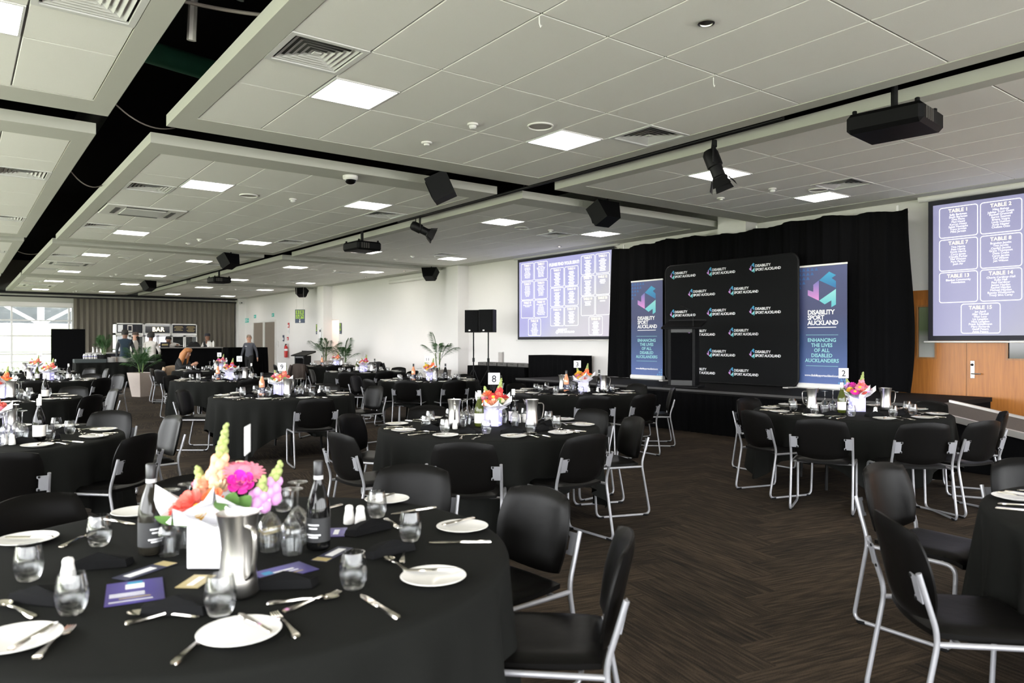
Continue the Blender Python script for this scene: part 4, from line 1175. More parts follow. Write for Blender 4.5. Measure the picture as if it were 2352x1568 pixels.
nt.links.new(rpn.outputs[0], pz.inputs['Emission Color']); pz.inputs['Emission Strength'].default_value = .60
T_W = emat('projected_white', (.98, .97, 1.0), .92); T_Y = emat('projected_yellow', (1.0, .90, .62), .92)
def projection(y_left, x, ztop, lab, bigtext):
    w_, h = 3.44, 1.965
    r = panel_frame('projection_screen', (x, y_left, ztop), 180); tag(r, lab, 'screen', 'projection screens on the wall')
    ob('canvas', MB().b2(-.07, w_ + .07, -h - .07, .07, -.006, -.002), MT['print_black'], r, smooth=0)
    ob('roller_case', MB().tube([(-.2, .13, 0), (w_ + .2, .13, 0)], .055, 12), MT['white_plastic'], r)
    ob('bottom_bar', MB().tube([(-.13, -h - .09, -.004), (w_ + .13, -h - .09, -.004)], .014, 8), MT['white_plastic'], r)
    im = img
    if bigtext:
        im = img.copy(); im.node_tree.nodes['Principled BSDF'].inputs['Emission Strength'].default_value = .36
    p = ob('picture', MB().b2(0, w_, -h, 0, -.002, 0), im, r, smooth=0)
    for n, (c, k) in BOX.items():
        u0, u1 = CU[c]; v0, v1 = RV['C' if c in 'CD' else 'A'][k]
        x0, x1, y0, y1 = u0 * w_, u1 * w_, -v1 * h, -v0 * h
        b = ob('seat_list_frame', outline(x1 - x0, y1 - y0, .04, .011, (x0 + x1) / 2, (y0 + y1) / 2, .002), T_W, r, smooth=0, fix=False)
        mx = (x0 + x1) / 2
        text('TABLE %d' % n, .074, T_Y, r, (mx, y1 - .085, .002), bold=.016, ext=.0004)
        if n in TB: text(TB[n], .042, T_W, r, (mx, y1 - .134, .002), bold=.0, ext=.0004, line=.86)
        else:
            for q in range(NL[n]):
                ww = (.16, .2, .14, .22, .17, .19, .13, .24)[(q + n) % 8]
                ob('name_line', MB().b2(mx - ww / 2, mx + ww / 2, y1 - .142 - .0375 * q, y1 - .120 - .0375 * q, .002, .0024), T_W, r, smooth=0)
    text('PLEASE FIND YOUR SEAT!', .105, T_W, r, (.52 * w_, -.085 * h - .04, .002), bold=.03, ext=.0004, sp=.92)
    text('DISABILITY\nSPORT AUCKLAND', .07, T_W, r, (.455 * w_, -.925 * h, .002), align='LEFT', bold=.02, ext=.0004, line=.8)
    for i, (pts, _) in enumerate(LOGO): ob('emblem', MB().poly([(.43 * w_ + px * .07, -.97 * h + py * .11) for px, py in pts], .002, .003), T_W, r, smooth=0)
projection(15.34, 11.86, 3.555, 'large projection screen with seating lists left of the black drape', 0)
projection(5.0, 11.78, 3.52, 'large projection screen with seating lists at the right edge above the oak doors', 1)
tag(ob('screen_roller', MB().tube([(11.86, 19.9, 3.50), (11.86, 22.6, 3.50)], .06, 12), MT['white_plastic'], None), 'rolled-up white projection screen case on the white wall', 'screen case')

# loudspeakers on stands
def pa(x, y, a, lab):
    r = empty('loudspeaker', (x, y, 1.70), (0, 0, R(a))); tag(r, lab, 'loudspeaker', 'loudspeakers on stands')
    ob('cabinet', MB().poly([(-.15, -.19), (.15, -.16), (.15, .16), (-.15, .19)], 0, .57), MT['black_plastic'], r, smooth=0)
    ob('grille', MB().cbox((-.155, 0, .285), (.012, .34, .53), .01), MT['speaker_grille'], r)
    ob('badge', MB().cbox((-.164, .06, .05), (.004, .05, .03), .001), MT['trim_alu'], r)
    ob('handle', MB().cbox((0, -.172, .30), (.10, .02, .05), .008), MT['black_metal'], r)
    s = empty('speaker_stand', (x, y, 0), (0, 0, R(a))); tag(s, 'black tripod stand under the ' + lab.split(',')[0], 'stand', 'speaker stands')
    ob('pole', MB().tube([(0, 0, .12), (0, 0, 1.70)], .018, 8), MT['black_metal'], s); ob('collar', MB().lathe([(.03, .95), (.03, 1.05)], 10), MT['black_metal'], s)
    for k in range(3):
        q = 2 * pi * k / 3
        ob('leg', MB().tube([(.02 * cos(q), .02 * sin(q), .75), (.42 * cos(q), .42 * sin(q), .02)], .012, 6), MT['black_metal'], s)
        ob('brace', MB().tube([(0, 0, .3), (.24 * cos(q), .24 * sin(q), .36)], .008, 5), MT['black_metal'], s)
pa(10.55, 15.56, 40, 'left-hand black loudspeaker, farther of the pair')
pa(10.66, 15.06, 32, 'right-hand black loudspeaker, nearer of the pair')
# draped trestle beside the stage, black cart, grey crates
draped_box('trestle_table', 11.12, 11.82, 14.2, 16.7, .82, 'long trestle table draped in black below the left screen', 'table', 'drape', 6)
for k in range(5):
    c = empty('equipment_case', (11.5, 14.5 + .45 * k, .824)); tag(c, 'grey equipment case on the draped trestle table' + place_words([-k for k in range(5)])[k], 'case', 'grey cases on the trestle')
    ob('shell', MB().cbox((0, 0, .045), (.35, .40, .09), .01), pm('grey_case', (.09, .085, .08), .6, var=.1) if k == 0 else bpy.data.materials['grey_case'], c); ob('handle', MB().tube(fillet([(-.18, -.06, .06), (-.20, -.06, .06), (-.20, .06, .06), (-.18, .06, .06)], .01), .006, 6), MT['black_metal'], c)
draped_box('draped_cart', 11.15, 11.8, 12.5, 14.05, 1.14, 'tall cart covered with a black cloth beside the stage', 'cart', 'drape', 8)
hs = empty('wall_box', (XR - .001, 16.2, 1.0)); tag(hs, 'slim grey box standing against the wall below the speakers', 'box'); ob('case', MB().cbox((-.03, 0, .0), (.06, .18, .34), .01), pm('grey_box', (.45, .42, .40), .6), hs); ob('lid', MB().cbox((-.03, 0, .18), (.07, .19, .02), .004), MT['vent'], hs)

# ------------------------------------------------------------------ chair
def squircle(u, v, k=.36):
    a, b = 2 * u - 1, 2 * v - 1
    return a * sqrt(1 - k * b * b / 1.0 * .5), b * sqrt(1 - k * a * a * .5)
def cushion(fn_mid, fn_thick, nu, nv):
    """closed pad from a mid surface and a thickness field; returns MB"""
    m = MB()
    def top(u, v): p, n, t = fn_mid(u, v); return p + n * fn_thick(u, v)[0]
    def bot(u, v): p, n, t = fn_mid(u, v); return p - n * fn_thick(u, v)[1]
    m.grid(top, nu, nv); m.grid(lambda u, v: bot(1 - u, v), nu, nv)
    # stitch rims
    o = nu * nv
    def ring(off, flip):
        idx = [i for i in range(nu)] + [j * nu + nu - 1 for j in range(1, nv)] + [(nv - 1) * nu + i for i in range(nu - 2, -1, -1)] + [j * nu for j in range(nv - 2, 0, -1)]
        if flip:
            idx = [(k // nu) * nu + (nu - 1 - k % nu) for k in idx]
        return [off + k for k in idx]
    a, b = ring(0, False), ring(o, True)
    for i in range(len(a)):
        j = (i + 1) % len(a); m.f.append((a[i], a[j], b[j], b[i]))
    return m
def chair_proto():
    r = empty('banquet_chair')
    BW, B0, B1 = .228, .455, .81
    def bmid(u, v):
        a, b = squircle(u, v, .56)
        y = BW * a; z = (B0 + B1) / 2 + (B1 - B0) / 2 * b
        x = -.225 - (z - B0) * .22 + .05 * a * a
        n = Vector((1, -.25 * a, .2)).normalized()
        return Vector((x, y, z)), n, 0
    def bth(u, v):
        e = min(u, 1 - u, v, 1 - v) * 2
        t = min(1, e * 4) ** .5
        return (.004 + .017 * t, .004 + .011 * t)
    bk = cushion(bmid, bth, 17, 15)
    ob('backrest', bk, MT['vinyl'], r, smooth=60)
    def smid(u, v):
        a, b = squircle(u, v, .34)
        x = .02 + .235 * a; y = .225 * b
        z = .432 - (.035 * max(0, (a - .55) / .45) ** 2 if a > .55 else 0) - .008 * (1 - b * b) + .006 * max(0, -a)
        return Vector((x, y, z)), Vector((0, 0, 1)), 0
    def sth(u, v):
        e = min(u, 1 - u, v, 1 - v) * 2
        t = min(1, e * 4) ** .5
        return (.006 + .020 * t, .014)
    ob('seat', cushion(smid, sth, 15, 13), MT['vinyl'], r, smooth=60)
    for s in (-1, 1):
        y = s * .247
        path = fillet([(-.272, y, .66), (-.205, y, .44), (-.285, y, .012), (.205, y * 1.0, .012), (.225, y, .415), (-.205, y, .415)], .055, 5)
        ob('side_frame', MB().tube(path, .0105, 8), MT['steel_paint'], r, smooth=60)
        pm_ = MB()
        mm = Matrix.Translation((-.262, s * .205, .60)) @ Matrix.Rotation(R(-13), 4, 'Y')
        pts = [(-.038, -.048), (.024, -.048), (.024, -.034), (.014, -.028), (.014, .028), (.024, .034), (.024, .048), (-.038, .048)]
        pts = [(-s * px, py) for px, py in pts]
        pm_.poly(pts, 0, .005, mm @ Matrix(((0, 0, -1, 0), (1, 0, 0, 0), (0, 1, 0, 0), (0, 0, 0, 1))))
        br = ob('bracket', pm_, MT['plate'], r, smooth=0)
        for q in (-.042, .042):
            ob('bolt', MB().lathe([(.007, 0), (.007, .004), (.004, .006)], 8, mm @ Matrix.Translation((-.005, -s * .012, q)) @ Matrix.Rotation(R(-90), 4, 'Y')), MT['black_metal'], br)
    for x in (-.13, .15):
        ob('crossbar', MB().tube([(x, -.247, .412), (x, .247, .412)], .008, 6), MT['steel_paint'], r)
    for s in (-1, 1):
        for x in (-.24, .165):
            ob('glide', MB().cbox((x, s * .247, .009), (.05, .024, .018), .004), MT['black_plastic'], r)
    return Proto(r)
P_chair = chair_proto()

TABLES = dict(F=(.753, 2.573), T8=(3.646, 5.136), T2=(7.374, 3.951), T3=(7.115, 7.91), T9=(3.524, 9.779), T10=(4.047, 14.375), T6=(5.132, 19.2), T11=(7.065, 11.901), T17=(7.762, 16.047), Tb=(8.9, 20.7), L1=(.148, 6.717), L2=(.40, 11.286), L3=(1.3, 16.2), L4=(1.35, 20.3), RE=(4.036, .491))
TD = dict(F='the foreground table', T8='table eight', T2='table two', T3='table three', T9='table nine', T10='table ten', T6='table six', T11='table eleven', T17='the table behind table eleven', Tb='the table by the wall', L1='the nearest left-edge table', L2='the second left-edge table', L3='the third left-edge table', L4='table twenty', RE='the right-edge table')
CHAIRS = [
('F', [(2.12, 2.57), (1.85, 1.78), (1.97, 3.46), (.25, 3.77), (.95, 3.86)]),
('T8', [(2.66, 4.04), (3.6, 3.84), (4.77, 4.48), (5.01, 5.27), (3.89, 6.61), (4.85, 6.22), (2.85, 6.26), (2.22, 5.04)]),
('T9', [(3.34, 8.17), (5.02, 9.98), (4.66, 10.93), (2.46, 10.8), (3.64, 11.39)]),
('T2', [(5.88, 3.4), (6.31, 2.73), (6.90, 2.50), (7.93, 2.72), (6.1, 4.23), (7.46, 5.25), (8.65, 3.68)]),
('T3', [(6.24, 6.55), (6.94, 6.35), (8.16, 6.95), (8.56, 8.0), (7.08, 9.27), (5.75, 7.46)]),
('T11', [(6.08, 11.01), (6.83, 10.62), (5.77, 11.84), (8.26, 12.48), (6.13, 13.15), (8.57, 11.76)]),
('T17', [(6.78, 14.94), (6.73, 16.86), (7.63, 14.75), (9.14, 16.9), (8.31, 14.68)]),
('Tb', [(7.7, 20.2), (8.5, 19.46), (10.49, 20.73), (7.31, 21.01)]),
('T10', [(4.14, 13.08), (5.28, 15.42), (3.34, 15.47), (4.18, 15.82)]),
('T6', [(4.31, 17.81), (4.49, 20.55), (3.82, 19.77), (3.78, 18.76)]),
('L1', [(1.2, 7.95), (1.07, 5.8), (1.57, 7.07), (.21, 5.31)]),
('L2', [(1.4, 12.56), (1.37, 10.42), (1.78, 11.54)]),
('L3', [(2.15, 15.21), (2.66, 16.75), (2.25, 17.39), (1.0, 14.86)]),
('L4', [(2.71, 21.18), (2.97, 20.41)]),
('RE', [(4.01, 1.98), (2.84, 1.37), (4.83, 1.57)])]
TURN = {('F', 1): -8, ('F', 0): 4, ('RE', 1): -8, ('RE', 0): -4, ('T8', 2): 10, ('L1', 2): -6, ('T9', 3): 6, ('F', 3): 6}
CHOBJ = {}
rnd = random.Random(21)
for tn, lst in CHAIRS:
    tx, ty_ = TABLES[tn]
    wds = place_words([view(x, y)[0] for x, y in lst])
    for k, (x, y) in enumerate(lst):
        a = atan2(ty_ - y, tx - x) + R(TURN.get((tn, k), rnd.uniform(-4, 4)))
        ca = math.degrees(atan2(-y, -x) - a); ca = (ca + 180) % 360 - 180
        vw = 'seen from behind' if abs(ca) > 115 else ('facing us' if abs(ca) < 60 else 'seen side-on')
        o = P_chair.put((x + .285 * cos(a), y + .285 * sin(a), 0), a, 'black vinyl chair at %s, %s%s' % (TD[tn], vw, wds[k]), 'chair', 'black banquet chairs')
        CHOBJ[(tn, k)] = (o, x, y, a)

# ------------------------------------------------------------------ tables and cloths
RT_, TZ = .94, .745
def cloth_mesh(seed, S2=1.37):
    rnd = random.Random(seed); m = MB(); n = 176
    ph = [rnd.uniform(0, 6.28) for _ in range(6)]
    def D(a):
        c = max(abs(cos(a)), abs(sin(a)))
        d = S2 / (c + .02) - RT_
        return min(d, .715 - .02 * (1 + sin(5 * a + ph[0])))
    lev = [(.30, 0), (.60, 0), (.80, 0), (.905, 0), (.928, -.002), (.939, -.009), (.944, -.022)]
    vs = [(0, 0, 0)]; fs = []
    for rr, z in lev:
        for i in range(n):
            a = 2 * pi * i / n; vs.append((rr * cos(a), rr * sin(a), z))
    K = 11
    for j in range(1, K + 1):
        t = j / K
        for i in range(n):
            a = 2 * pi * i / n; d = D(a)
            f = sin(17 * a + ph[1] + .8 * sin(3 * a + ph[2])) * .6 + sin(29 * a + ph[3] + .5 * sin(5 * a)) * .4
            amp = .055 * t ** .9 * min(1, d / .35)
            corner = max(0, (d - .40) / .3)
            rr = .944 + .012 * t + amp * f * (1 + .5 * corner) + .015 * t * corner
            z = -.022 - t * (d - .022)
            vs.append((rr * cos(a), rr * sin(a), max(z, -TZ + .006)))
    for i in range(n): fs.append((0, 1 + i, 1 + (i + 1) % n))
    L_ = len(lev) + K
    for j in range(L_ - 1):
        for i in range(n):
            i2 = (i + 1) % n
            fs.append((1 + j * n + i, 1 + (j + 1) * n + i, 1 + (j + 1) * n + i2, 1 + j * n + i2))
    m.add(vs, fs)
    return m.mesh('tablecloth', MT['cloth'], 70, fix=False)
CLOTH = [cloth_mesh(s) for s in (1, 2, 3)]
def table_proto():
    r = empty('round_table')
    ob('tabletop', MB().lathe([(.90, .70), (.905, .705), (.905, .735), (.90, .738)], 48), MT['planter'], r)
    for k in range(4):
        a = pi / 4 + k * pi / 2
        ob('leg', MB().tube([(.48 * cos(a), .48 * sin(a), .70), (.52 * cos(a), .52 * sin(a), .0)], .016, 8), MT['black_metal'], r)
    ob('apron', MB().lathe([(.56, .66), (.56, .70), (.54, .70), (.54, .66)], 32, closed=True), MT['black_metal'], r)
    return Proto(r)
P_table = table_proto()
CROT = dict(F=20, T8=10, T2=5, T3=35, T9=82, T10=40, T6=10, T11=25, T17=0, Tb=15, L1=22, L2=45, L3=10, L4=0, RE=50)
for k, (tn, (x, y)) in enumerate(TABLES.items()):
    P_table.put((x, y, 0), R(CROT[tn] + 45), 'round folding table hidden under the cloth of %s' % TD[tn].replace('the ', '', 1) if False else 'round folding table under black cloth, %s' % TD[tn], 'table', 'round banquet tables')
    c = ob('tablecloth', CLOTH[k % 3], None, None, (x, y, TZ), (0, 0, R(CROT[tn])))
    tag(c, 'black tablecloth draped over %s' % TD[tn], 'tablecloth', 'black tablecloths')

# ------------------------------------------------------------------ tableware
ITZ = TZ + .0015
plate_m = MB().lathe([(.001, .003), (.060, .003), (.066, .006), (.096, .014), (.100, .0165), (.0985, .018), (.068, .0105), (.058, .008), (.001, .0075)], 36).mesh('side_plate', MT['china'], 50)
tumbler_m = MB().lathe([(.001, .002), (.024, .002), (.030, .006), (.038, .028), (.0415, .050), (.039, .078), (.033, .108), (.0318, .108), (.0375, .078), (.0400, .050), (.0365, .030), (.028, .014), (.001, .011)], 28).mesh('tumbler', MT['glass'], 60)
def strip(stations, name, mat, extra=None):
    """flat tapering bar: (x, half width, z, thickness)"""
    m = MB(); vs = []
    for x, hw_, z, t in stations:
        vs += [(x, -hw_, z), (x, hw_, z), (x, hw_ * .8, z + t), (x, -hw_ * .8, z + t)]
    n = len(stations); fs = [(0, 1, 2, 3), (4 * n - 4, 4 * n - 3, 4 * n - 2, 4 * n - 1)]
    for i in range(n - 1):
        for j in range(4): fs.append((4 * i + j, 4 * i + (j + 1) % 4, 4 * i + 4 + (j + 1) % 4, 4 * i + 4 + j))
    m.add(vs, fs)
    if extra: extra(m)
    return m.mesh(name, mat, 40)
HANDLE = [(-.095, .006, .001, .002), (-.09, .010, .001, .004), (-.075, .0105, .002, .004), (-.04, .006, .004, .004), (0.0, .0038, .007, .004), (.03, .004, .007, .003)]
def tines(m):
    for k in range(4):
        y = -.0098 + .0065 * k
        m.tube([(.058, y, .0035), (.078, y, .003), (.098, y * .95, .006)], .0019, 4)
fork_m = strip(HANDLE + [(.042, .009, .005, .002), (.052, .012, .003, .002), (.06, .0125, .0028, .002)], 'fork', MT['cutlery'], tines)
knife_m = strip([(-.11, .006, .001, .003), (-.105, .009, .001, .006), (-.06, .008, .001, .006), (-.01, .0055, .0015, .006), (.0, .007, .002, .005), (.006, .010, .003, .0022), (.06, .0105, .003, .002), (.095, .009, .003, .0018), (.112, .002, .003, .0015)], 'table_knife', MT['cutlery'])
butter_m = strip([(-.085, .005, .001, .003), (-.08, .007, .001, .005), (-.02, .005, .0015, .005), (.0, .008, .002, .003), (.04, .010, .0025, .002), (.07, .009, .0025, .002), (.085, .003, .0025, .0015)], 'butter_knife', MT['cutlery'])
def bowl(m):
    m.grid(lambda u, v: (.068 + .032 * cos(2 * pi * u) * v, .020 * sin(2 * pi * u) * v, .0015 + .0085 * v * v), 18, 5, cu=True)
spoon_m = strip(HANDLE + [(.04, .006, .008, .002)], 'spoon', MT['cutlery'], bowl)
def napkin_mesh():
    m = MB()
    # folded napkin: wide pocket with a raised centre pleat and two side wings
    L_ = [(-.085, -.035), (.085, -.035), (.10, .015), (.045, .058), (0, .066), (-.045, .058), (-.10, .015)]
    n = len(L_)
    vs = [(x, y, .002) for x, y in L_] + [(x * .93, y * .9, .020 + .006 * (y < 0)) for x, y in L_] + [(0, -.02, .052), (0, .05, .030), (-.05, -.015, .034), (.05, -.015, .034)]
    fs = [tuple(range(n))[::-1]]
    for i in range(n): fs.append((i, (i + 1) % n, n + (i + 1) % n, n + i))
    a = n; A, B, C_, D_ = 2 * n, 2 * n + 1, 2 * n + 2, 2 * n + 3
    fs += [(a, a + 1, D_, A, C_), (a + 1, a + 2, D_), (a + 2, a + 3, D_), (a + 3, a + 4, B), (a + 3, B, A, D_), (a + 4, a + 5, B), (a + 5, C_, A, B), (a + 5, a + 6, C_), (a + 6, a, C_)]
    m.add(vs, fs)
    return m.mesh('napkin', MT['napkin'], 25)
napkin_m = napkin_mesh()

def wine_proto():
    r = empty('wine_glass')      # standing upside down on its rim
    ob('bowl', MB().lathe([(.031, .0), (.038, .035), (.0425, .068), (.038, .098), (.022, .122), (.006, .134), (.0045, .132), (.020, .119), (.0365, .096), (.041, .068), (.0368, .035), (.030, .0)], 26), MT['glass'], r, smooth=60)
    ob('stem', MB().lathe([(.0055, .133), (.0036, .150), (.0036, .20), (.007, .214)], 12), MT['glass'], r, smooth=60)
    ob('foot', MB().lathe([(.005, .212), (.034, .2185), (.0355, .220), (.034, .2215), (.001, .2205)], 28), MT['glass'], r, smooth=60)
    return Proto(r)
P_wine = wine_proto()
def bottle_proto(name, glass, label, cap, ring=None, slim=False):
    r = empty('wine_bottle')
    if slim:
        prof = [(.001, .004), (.030, .004), (.0365, .010), (.0375, .15), (.034, .19), (.022, .225), (.0155, .25), (.0145, .285), (.0145, .30)]
    else:
        prof = [(.001, .004), (.033, .004), (.0395, .010), (.0405, .02), (.0405, .135), (.038, .165), (.026, .205), (.0165, .235), (.0150, .25), (.0145, .30)]
    ob('glass_body', MB().lathe(prof, 28), MT[glass], r, smooth=60)
    rl = .0385 if slim else .0412
    lm = MB().grid(lambda u, v: (rl * cos(R(-110) + R(220) * u), rl * sin(R(-110) + R(220) * u), .035 + (.075 if slim else .082) * v), 22, 2)
    lb = ob('label_paper', lm, MT[label], r, smooth=60, fix=False)
    pr = MB()
    for z, w0 in ((.092, 30), (.080, 22), (.058, 38), (.050, 26)):
        pr.grid(lambda u, v, z=z, w0=w0: ((rl + .0004) * cos(R(-w0) + R(2 * w0) * u), (rl + .0004) * sin(R(-w0) + R(2 * w0) * u), z + .005 * v), 8, 2)
    ob('label_print', pr, MT['print_white' if label != 'label_cream' else 'vent'], lb, smooth=60, fix=False)
    ob('cap', MB().lathe([(.0158, .258), (.0162, .262), (.0162, .306), (.0145, .309), (.001, .309)], 20), MT[cap], r, smooth=40)
    if ring: ob('cap_ring', MB().lathe([(.0164, .246), (.0164, .2575), (.0158, .259), (.0150, .246)], 20), MT[ring], r, smooth=40)
    return Proto(r)
P_bot = dict(
    red=bottle_proto('red', 'bottle_black', 'label_dark', 'cap_black', 'cap_grey'),
    smoky=bottle_proto('smoky', 'bottle_brown', 'label_dark', 'cap_black', 'cap_grey'),
    redw=bottle_proto('redw', 'bottle_black', 'label_cream', 'cap_white'),
    white=bottle_proto('white', 'bottle_green', 'label_cream', 'cap_white'),
    rose=bottle_proto('rose', 'bottle_rose', 'label_navy', 'cap_black', None, True))
BN = dict(red='black wine bottle with dark label and black cap', smoky='smoky wine bottle with dark label and black cap', redw='black wine bottle with cream label and white cap', white='green white-wine bottle with cream label', rose='peach rosé wine bottle with navy label')
def jug_proto():
    r = empty('water_jug')
    ob('body', MB().lathe([(.001, .003), (.052, .003), (.056, .008), (.052, .05), (.047, .11), (.046, .15), (.050, .19), (.058, .232), (.0595, .236), (.0575, .236), (.048, .19), (.044, .15), (.045, .11), (.050, .03), (.001, .02)], 32), MT['stainless'], r, smooth=60)
    ob('handle', MB().tube(fillet([(-.050, 0, .205), (-.098, 0, .205), (-.100, 0, .15), (-.085, 0, .075), (-.049, 0, .055)], .035, 5), .0075, 8, flat=.6), MT['stainless'], r, smooth=60)
    ob('spout', MB().add([(.052, -.022, .222), (.052, .022, .222), (.076, 0, .242), (.056, -.020, .190), (.056, .02, .19)], [(0, 3, 2), (1, 2, 4), (3, 4, 2)]), MT['stainless'], r, smooth=60)
    return Proto(r)
P_jug = jug_proto()
def salt_proto():
    r = empty('salt_shaker')
    ob('body', MB().lathe([(.001, .001), (.020, .001), (.0225, .005), (.021, .03), (.016, .055), (.0165, .066), (.013, .074), (.001, .078)], 22), MT['china'], r, smooth=60)
    for k in range(3): ob('hole', MB().lathe([(.0016, .0), (.0016, .001)], 6, Matrix.Translation((.006 * cos(2.1 * k), .006 * sin(2.1 * k), .0765))), MT['print_black'], r)
    return Proto(r)
P_salt = salt_proto()

# flowers --------------------------------------------------------------
FC = {}
def fmat(name, c, c2=None):
    if name not in FC: FC[name] = pm('petal_' + name, c, .6, var=.18, vscale=60, sheen=.1)
    return FC[name]
PETAL = dict(pink=(.80, .24, .34), hot=(.70, .01, .38), orange=(.85, .17, .05), red=(.60, .025, .025), yellow=(.86, .50, .03), peach=(.85, .40, .25), cream=(.82, .70, .48), lilac=(.66, .30, .62), white=(.85, .83, .80), coral=(.84, .16, .12), plum=(.22, .02, .10))
def aim(d):
    d = Vector(d).normalized(); return Vector((0, 0, 1)).rotation_difference(d).to_matrix().to_4x4()
def gerbera(parent, p, d, r_, c, cc='yellow'):
    M_ = Matrix.Translation(Vector(p)) @ aim(d); m = MB()
    for ring, (k, rr, z) in enumerate(((20, 1.0, .0), (16, .78, .006))):
        for i in range(k):
            a = 2 * pi * (i + .5 * ring) / k; w_ = .17 * r_
            q = [(.15 * r_, 0), (.6 * rr * r_, w_), (rr * r_, w_ * .35), (rr * r_, -w_ * .35), (.6 * rr * r_, -w_)]
            zz = [0, .012 * r_ * 20 * .3, .003, .003, .012 * r_ * 20 * .3]
            m.add([(x * cos(a) - y * sin(a), x * sin(a) + y * cos(a), z + zz[j] * .25) for j, (x, y) in enumerate(q)], [(0, 1, 2, 3, 4)], M_)
    o = ob('gerbera', m, fmat(c, PETAL[c]), parent, smooth=0, fix=False)
    ob('flower_centre', MB().lathe([(.30 * r_, .004), (.28 * r_, .014), (.001, .017)], 14, M_), fmat(cc, PETAL[cc]), o)
    return o
def rose(parent, p, d, r_, c, seed=0):
    rnd = random.Random(seed); M_ = Matrix.Translation(Vector(p)) @ aim(d); m = MB()
    for ring, (k, rr, tilt, h) in enumerate(((6, 1.0, .95, .55), (5, .78, .6, .8), (5, .52, .35, .95), (3, .28, .15, 1.0))):
        for i in range(k):
            a = 2 * pi * (i + .4 * ring) / k + rnd.uniform(-.15, .15); wv = 1.35 * pi / k
            def f(u, v, a=a, rr=rr, tilt=tilt, h=h, wv=wv):
                t = (u - .5) * 2; b = a + wv * t * .8 * (1 - .25 * v)
                R_ = r_ * (.12 + (rr - .12) * (v ** (1 / (tilt + .3))) * (1 - .12 * t * t * v))
                return (R_ * cos(b), R_ * sin(b), r_ * (h * (v ** (.6 + tilt)) * (1 - .18 * t * t) - .25))
            m.grid(f, 5, 4, M_)
    return ob('rose', m, fmat(c, PETAL[c]), parent, smooth=60, fix=False)
def snap(parent, p, d, h, c, seed=0):
    rnd = random.Random(seed); M_ = Matrix.Translation(Vector(p)) @ aim(d)
    st_ = ob('snapdragon', MB().tube([(0, 0, -.06), (0, 0, h * .95)], .004, 6, M_), MT['stem'], parent)
    fl, bd = MB(), MB()
    n = int(h / .0065)
    for i in range(n):
        t = i / n; a = i * 2.4; z = h * t
        rr = .020 * (1.08 - t * .72); off = (.022 if t < .5 else .016) * (1.08 - t * .95)
        (fl if t < .5 else bd).ball((off * cos(a), off * sin(a), z), rr, 8, 5, M_, (1, 1, 1.15))
    ob('floret', fl, fmat(c, PETAL[c]), st_, smooth=60); ob('bud', bd, bpy.data.materials.get('snap_bud') or pm('snap_bud', (.30, .36, .12), .6, var=.2, vscale=60), st_, smooth=60)
    return st_
def leaf(parent, p, d, l_, name='leaf', mat='leaf2'):
    M_ = Matrix.Translation(Vector(p)) @ aim(d)
    return ob(name, MB().grid(lambda u, v: ((u - .5) * 2 * .28 * l_ * sin(pi * min(.98, .08 + .92 * v)) ** .8, .10 * l_ * v * v + .06 * l_ * abs(u - .5), l_ * v), 5, 6, M_), MT[mat], parent, smooth=60, fix=False)
def vase_box(r, lit, rnd, spread=.20):
    ob('vase_box', MB().cbox((0, 0, .073), (.135, .135, .142), .003), MT['litbox' if lit else 'wrap'], r)
    for k in range(6):
        a = R(60 * k + rnd.uniform(-14, 14)); s_ = spread * rnd.uniform(.72, 1.0); z1 = rnd.uniform(.21, .30) - (.05 if k == 4 else 0)
        ca, sa = cos(a), sin(a)
        def f(u, v, a=a, s_=s_, z1=z1):
            t = (u - .5) * 2; w_ = (.05 + .09 * v) * min(1, 2.3 * (1.02 - v))
            rr = .058 + (s_ - .058) * v ** 1.5; z = .135 + (z1 - .135) * v - .05 * abs(t) * v
            return (rr * cos(a) - w_ * t * sin(a), rr * sin(a) + w_ * t * cos(a), z)
        ob('wrapping_paper', MB().grid(f, 5, 6), MT['wrap'], r, smooth=15, fix=False)
    lm = MB()
    for k in range(16 if lit else 8):
        f_ = k % 4; u = rnd.uniform(-.055, .055); z = rnd.uniform(.02, .12)
        p = [(u, -.069, z), (.069, u, z), (u, .069, z), (-.069, u, z)][f_]
        lm.ball(p, .0048, 6, 4)
    tag(ob('fairy_lights', lm, MT['led'], r, smooth=60), kind='stuff')
def bouquet(seed, pal, lit=True, spike=True):
    rnd = random.Random(seed); r = empty('flower_arrangement'); vase_box(r, lit, rnd)
    spots = [(0, 0, .25), (.075, -.03, .225), (-.075, -.035, .22), (.03, -.085, .20), (-.04, -.08, .205), (.10, .03, .235), (-.09, .03, .24), (0, .08, .25), (.05, .02, .27), (-.045, .01, .265), (.015, -.045, .245)]
    for k, (x, y, z) in enumerate(spots):
        c = pal[k % len(pal)]; d = (x * 4 + rnd.uniform(-.2, .2), y * 4 - .25, .8); rr = rnd.uniform(.036, .05)
        if k % 3 == 1: gerbera(r, (x, y, z), d, rr * 1.15, c, 'yellow' if c != 'yellow' else 'orange')
        else: rose(r, (x, y, z), d, rr, c, seed * 31 + k)
    if spike:
        snap(r, (.045, .03, .25), (.15, .05, 1), .16, pal[0], seed); snap(r, (-.06, .05, .24), (-.3, .1, 1), .10, pal[1], seed + 1)
    for k in range(7):
        a = rnd.uniform(0, 6.28); leaf(r, (.05 * cos(a), .05 * sin(a), .18), (cos(a), sin(a), .7), rnd.uniform(.07, .11))
    return Proto(r)
PAL = dict(a=('red', 'cream', 'pink', 'peach', 'orange'), b=('orange', 'yellow', 'pink', 'coral', 'yellow'), c=('pink', 'lilac', 'yellow', 'coral', 'hot'), d=('coral', 'pink', 'red', 'peach', 'white'), e=('red', 'cream', 'coral', 'lilac', 'pink'))
BQ = {k: bouquet(10 + i, p) for i, (k, p) in enumerate(PAL.items())}
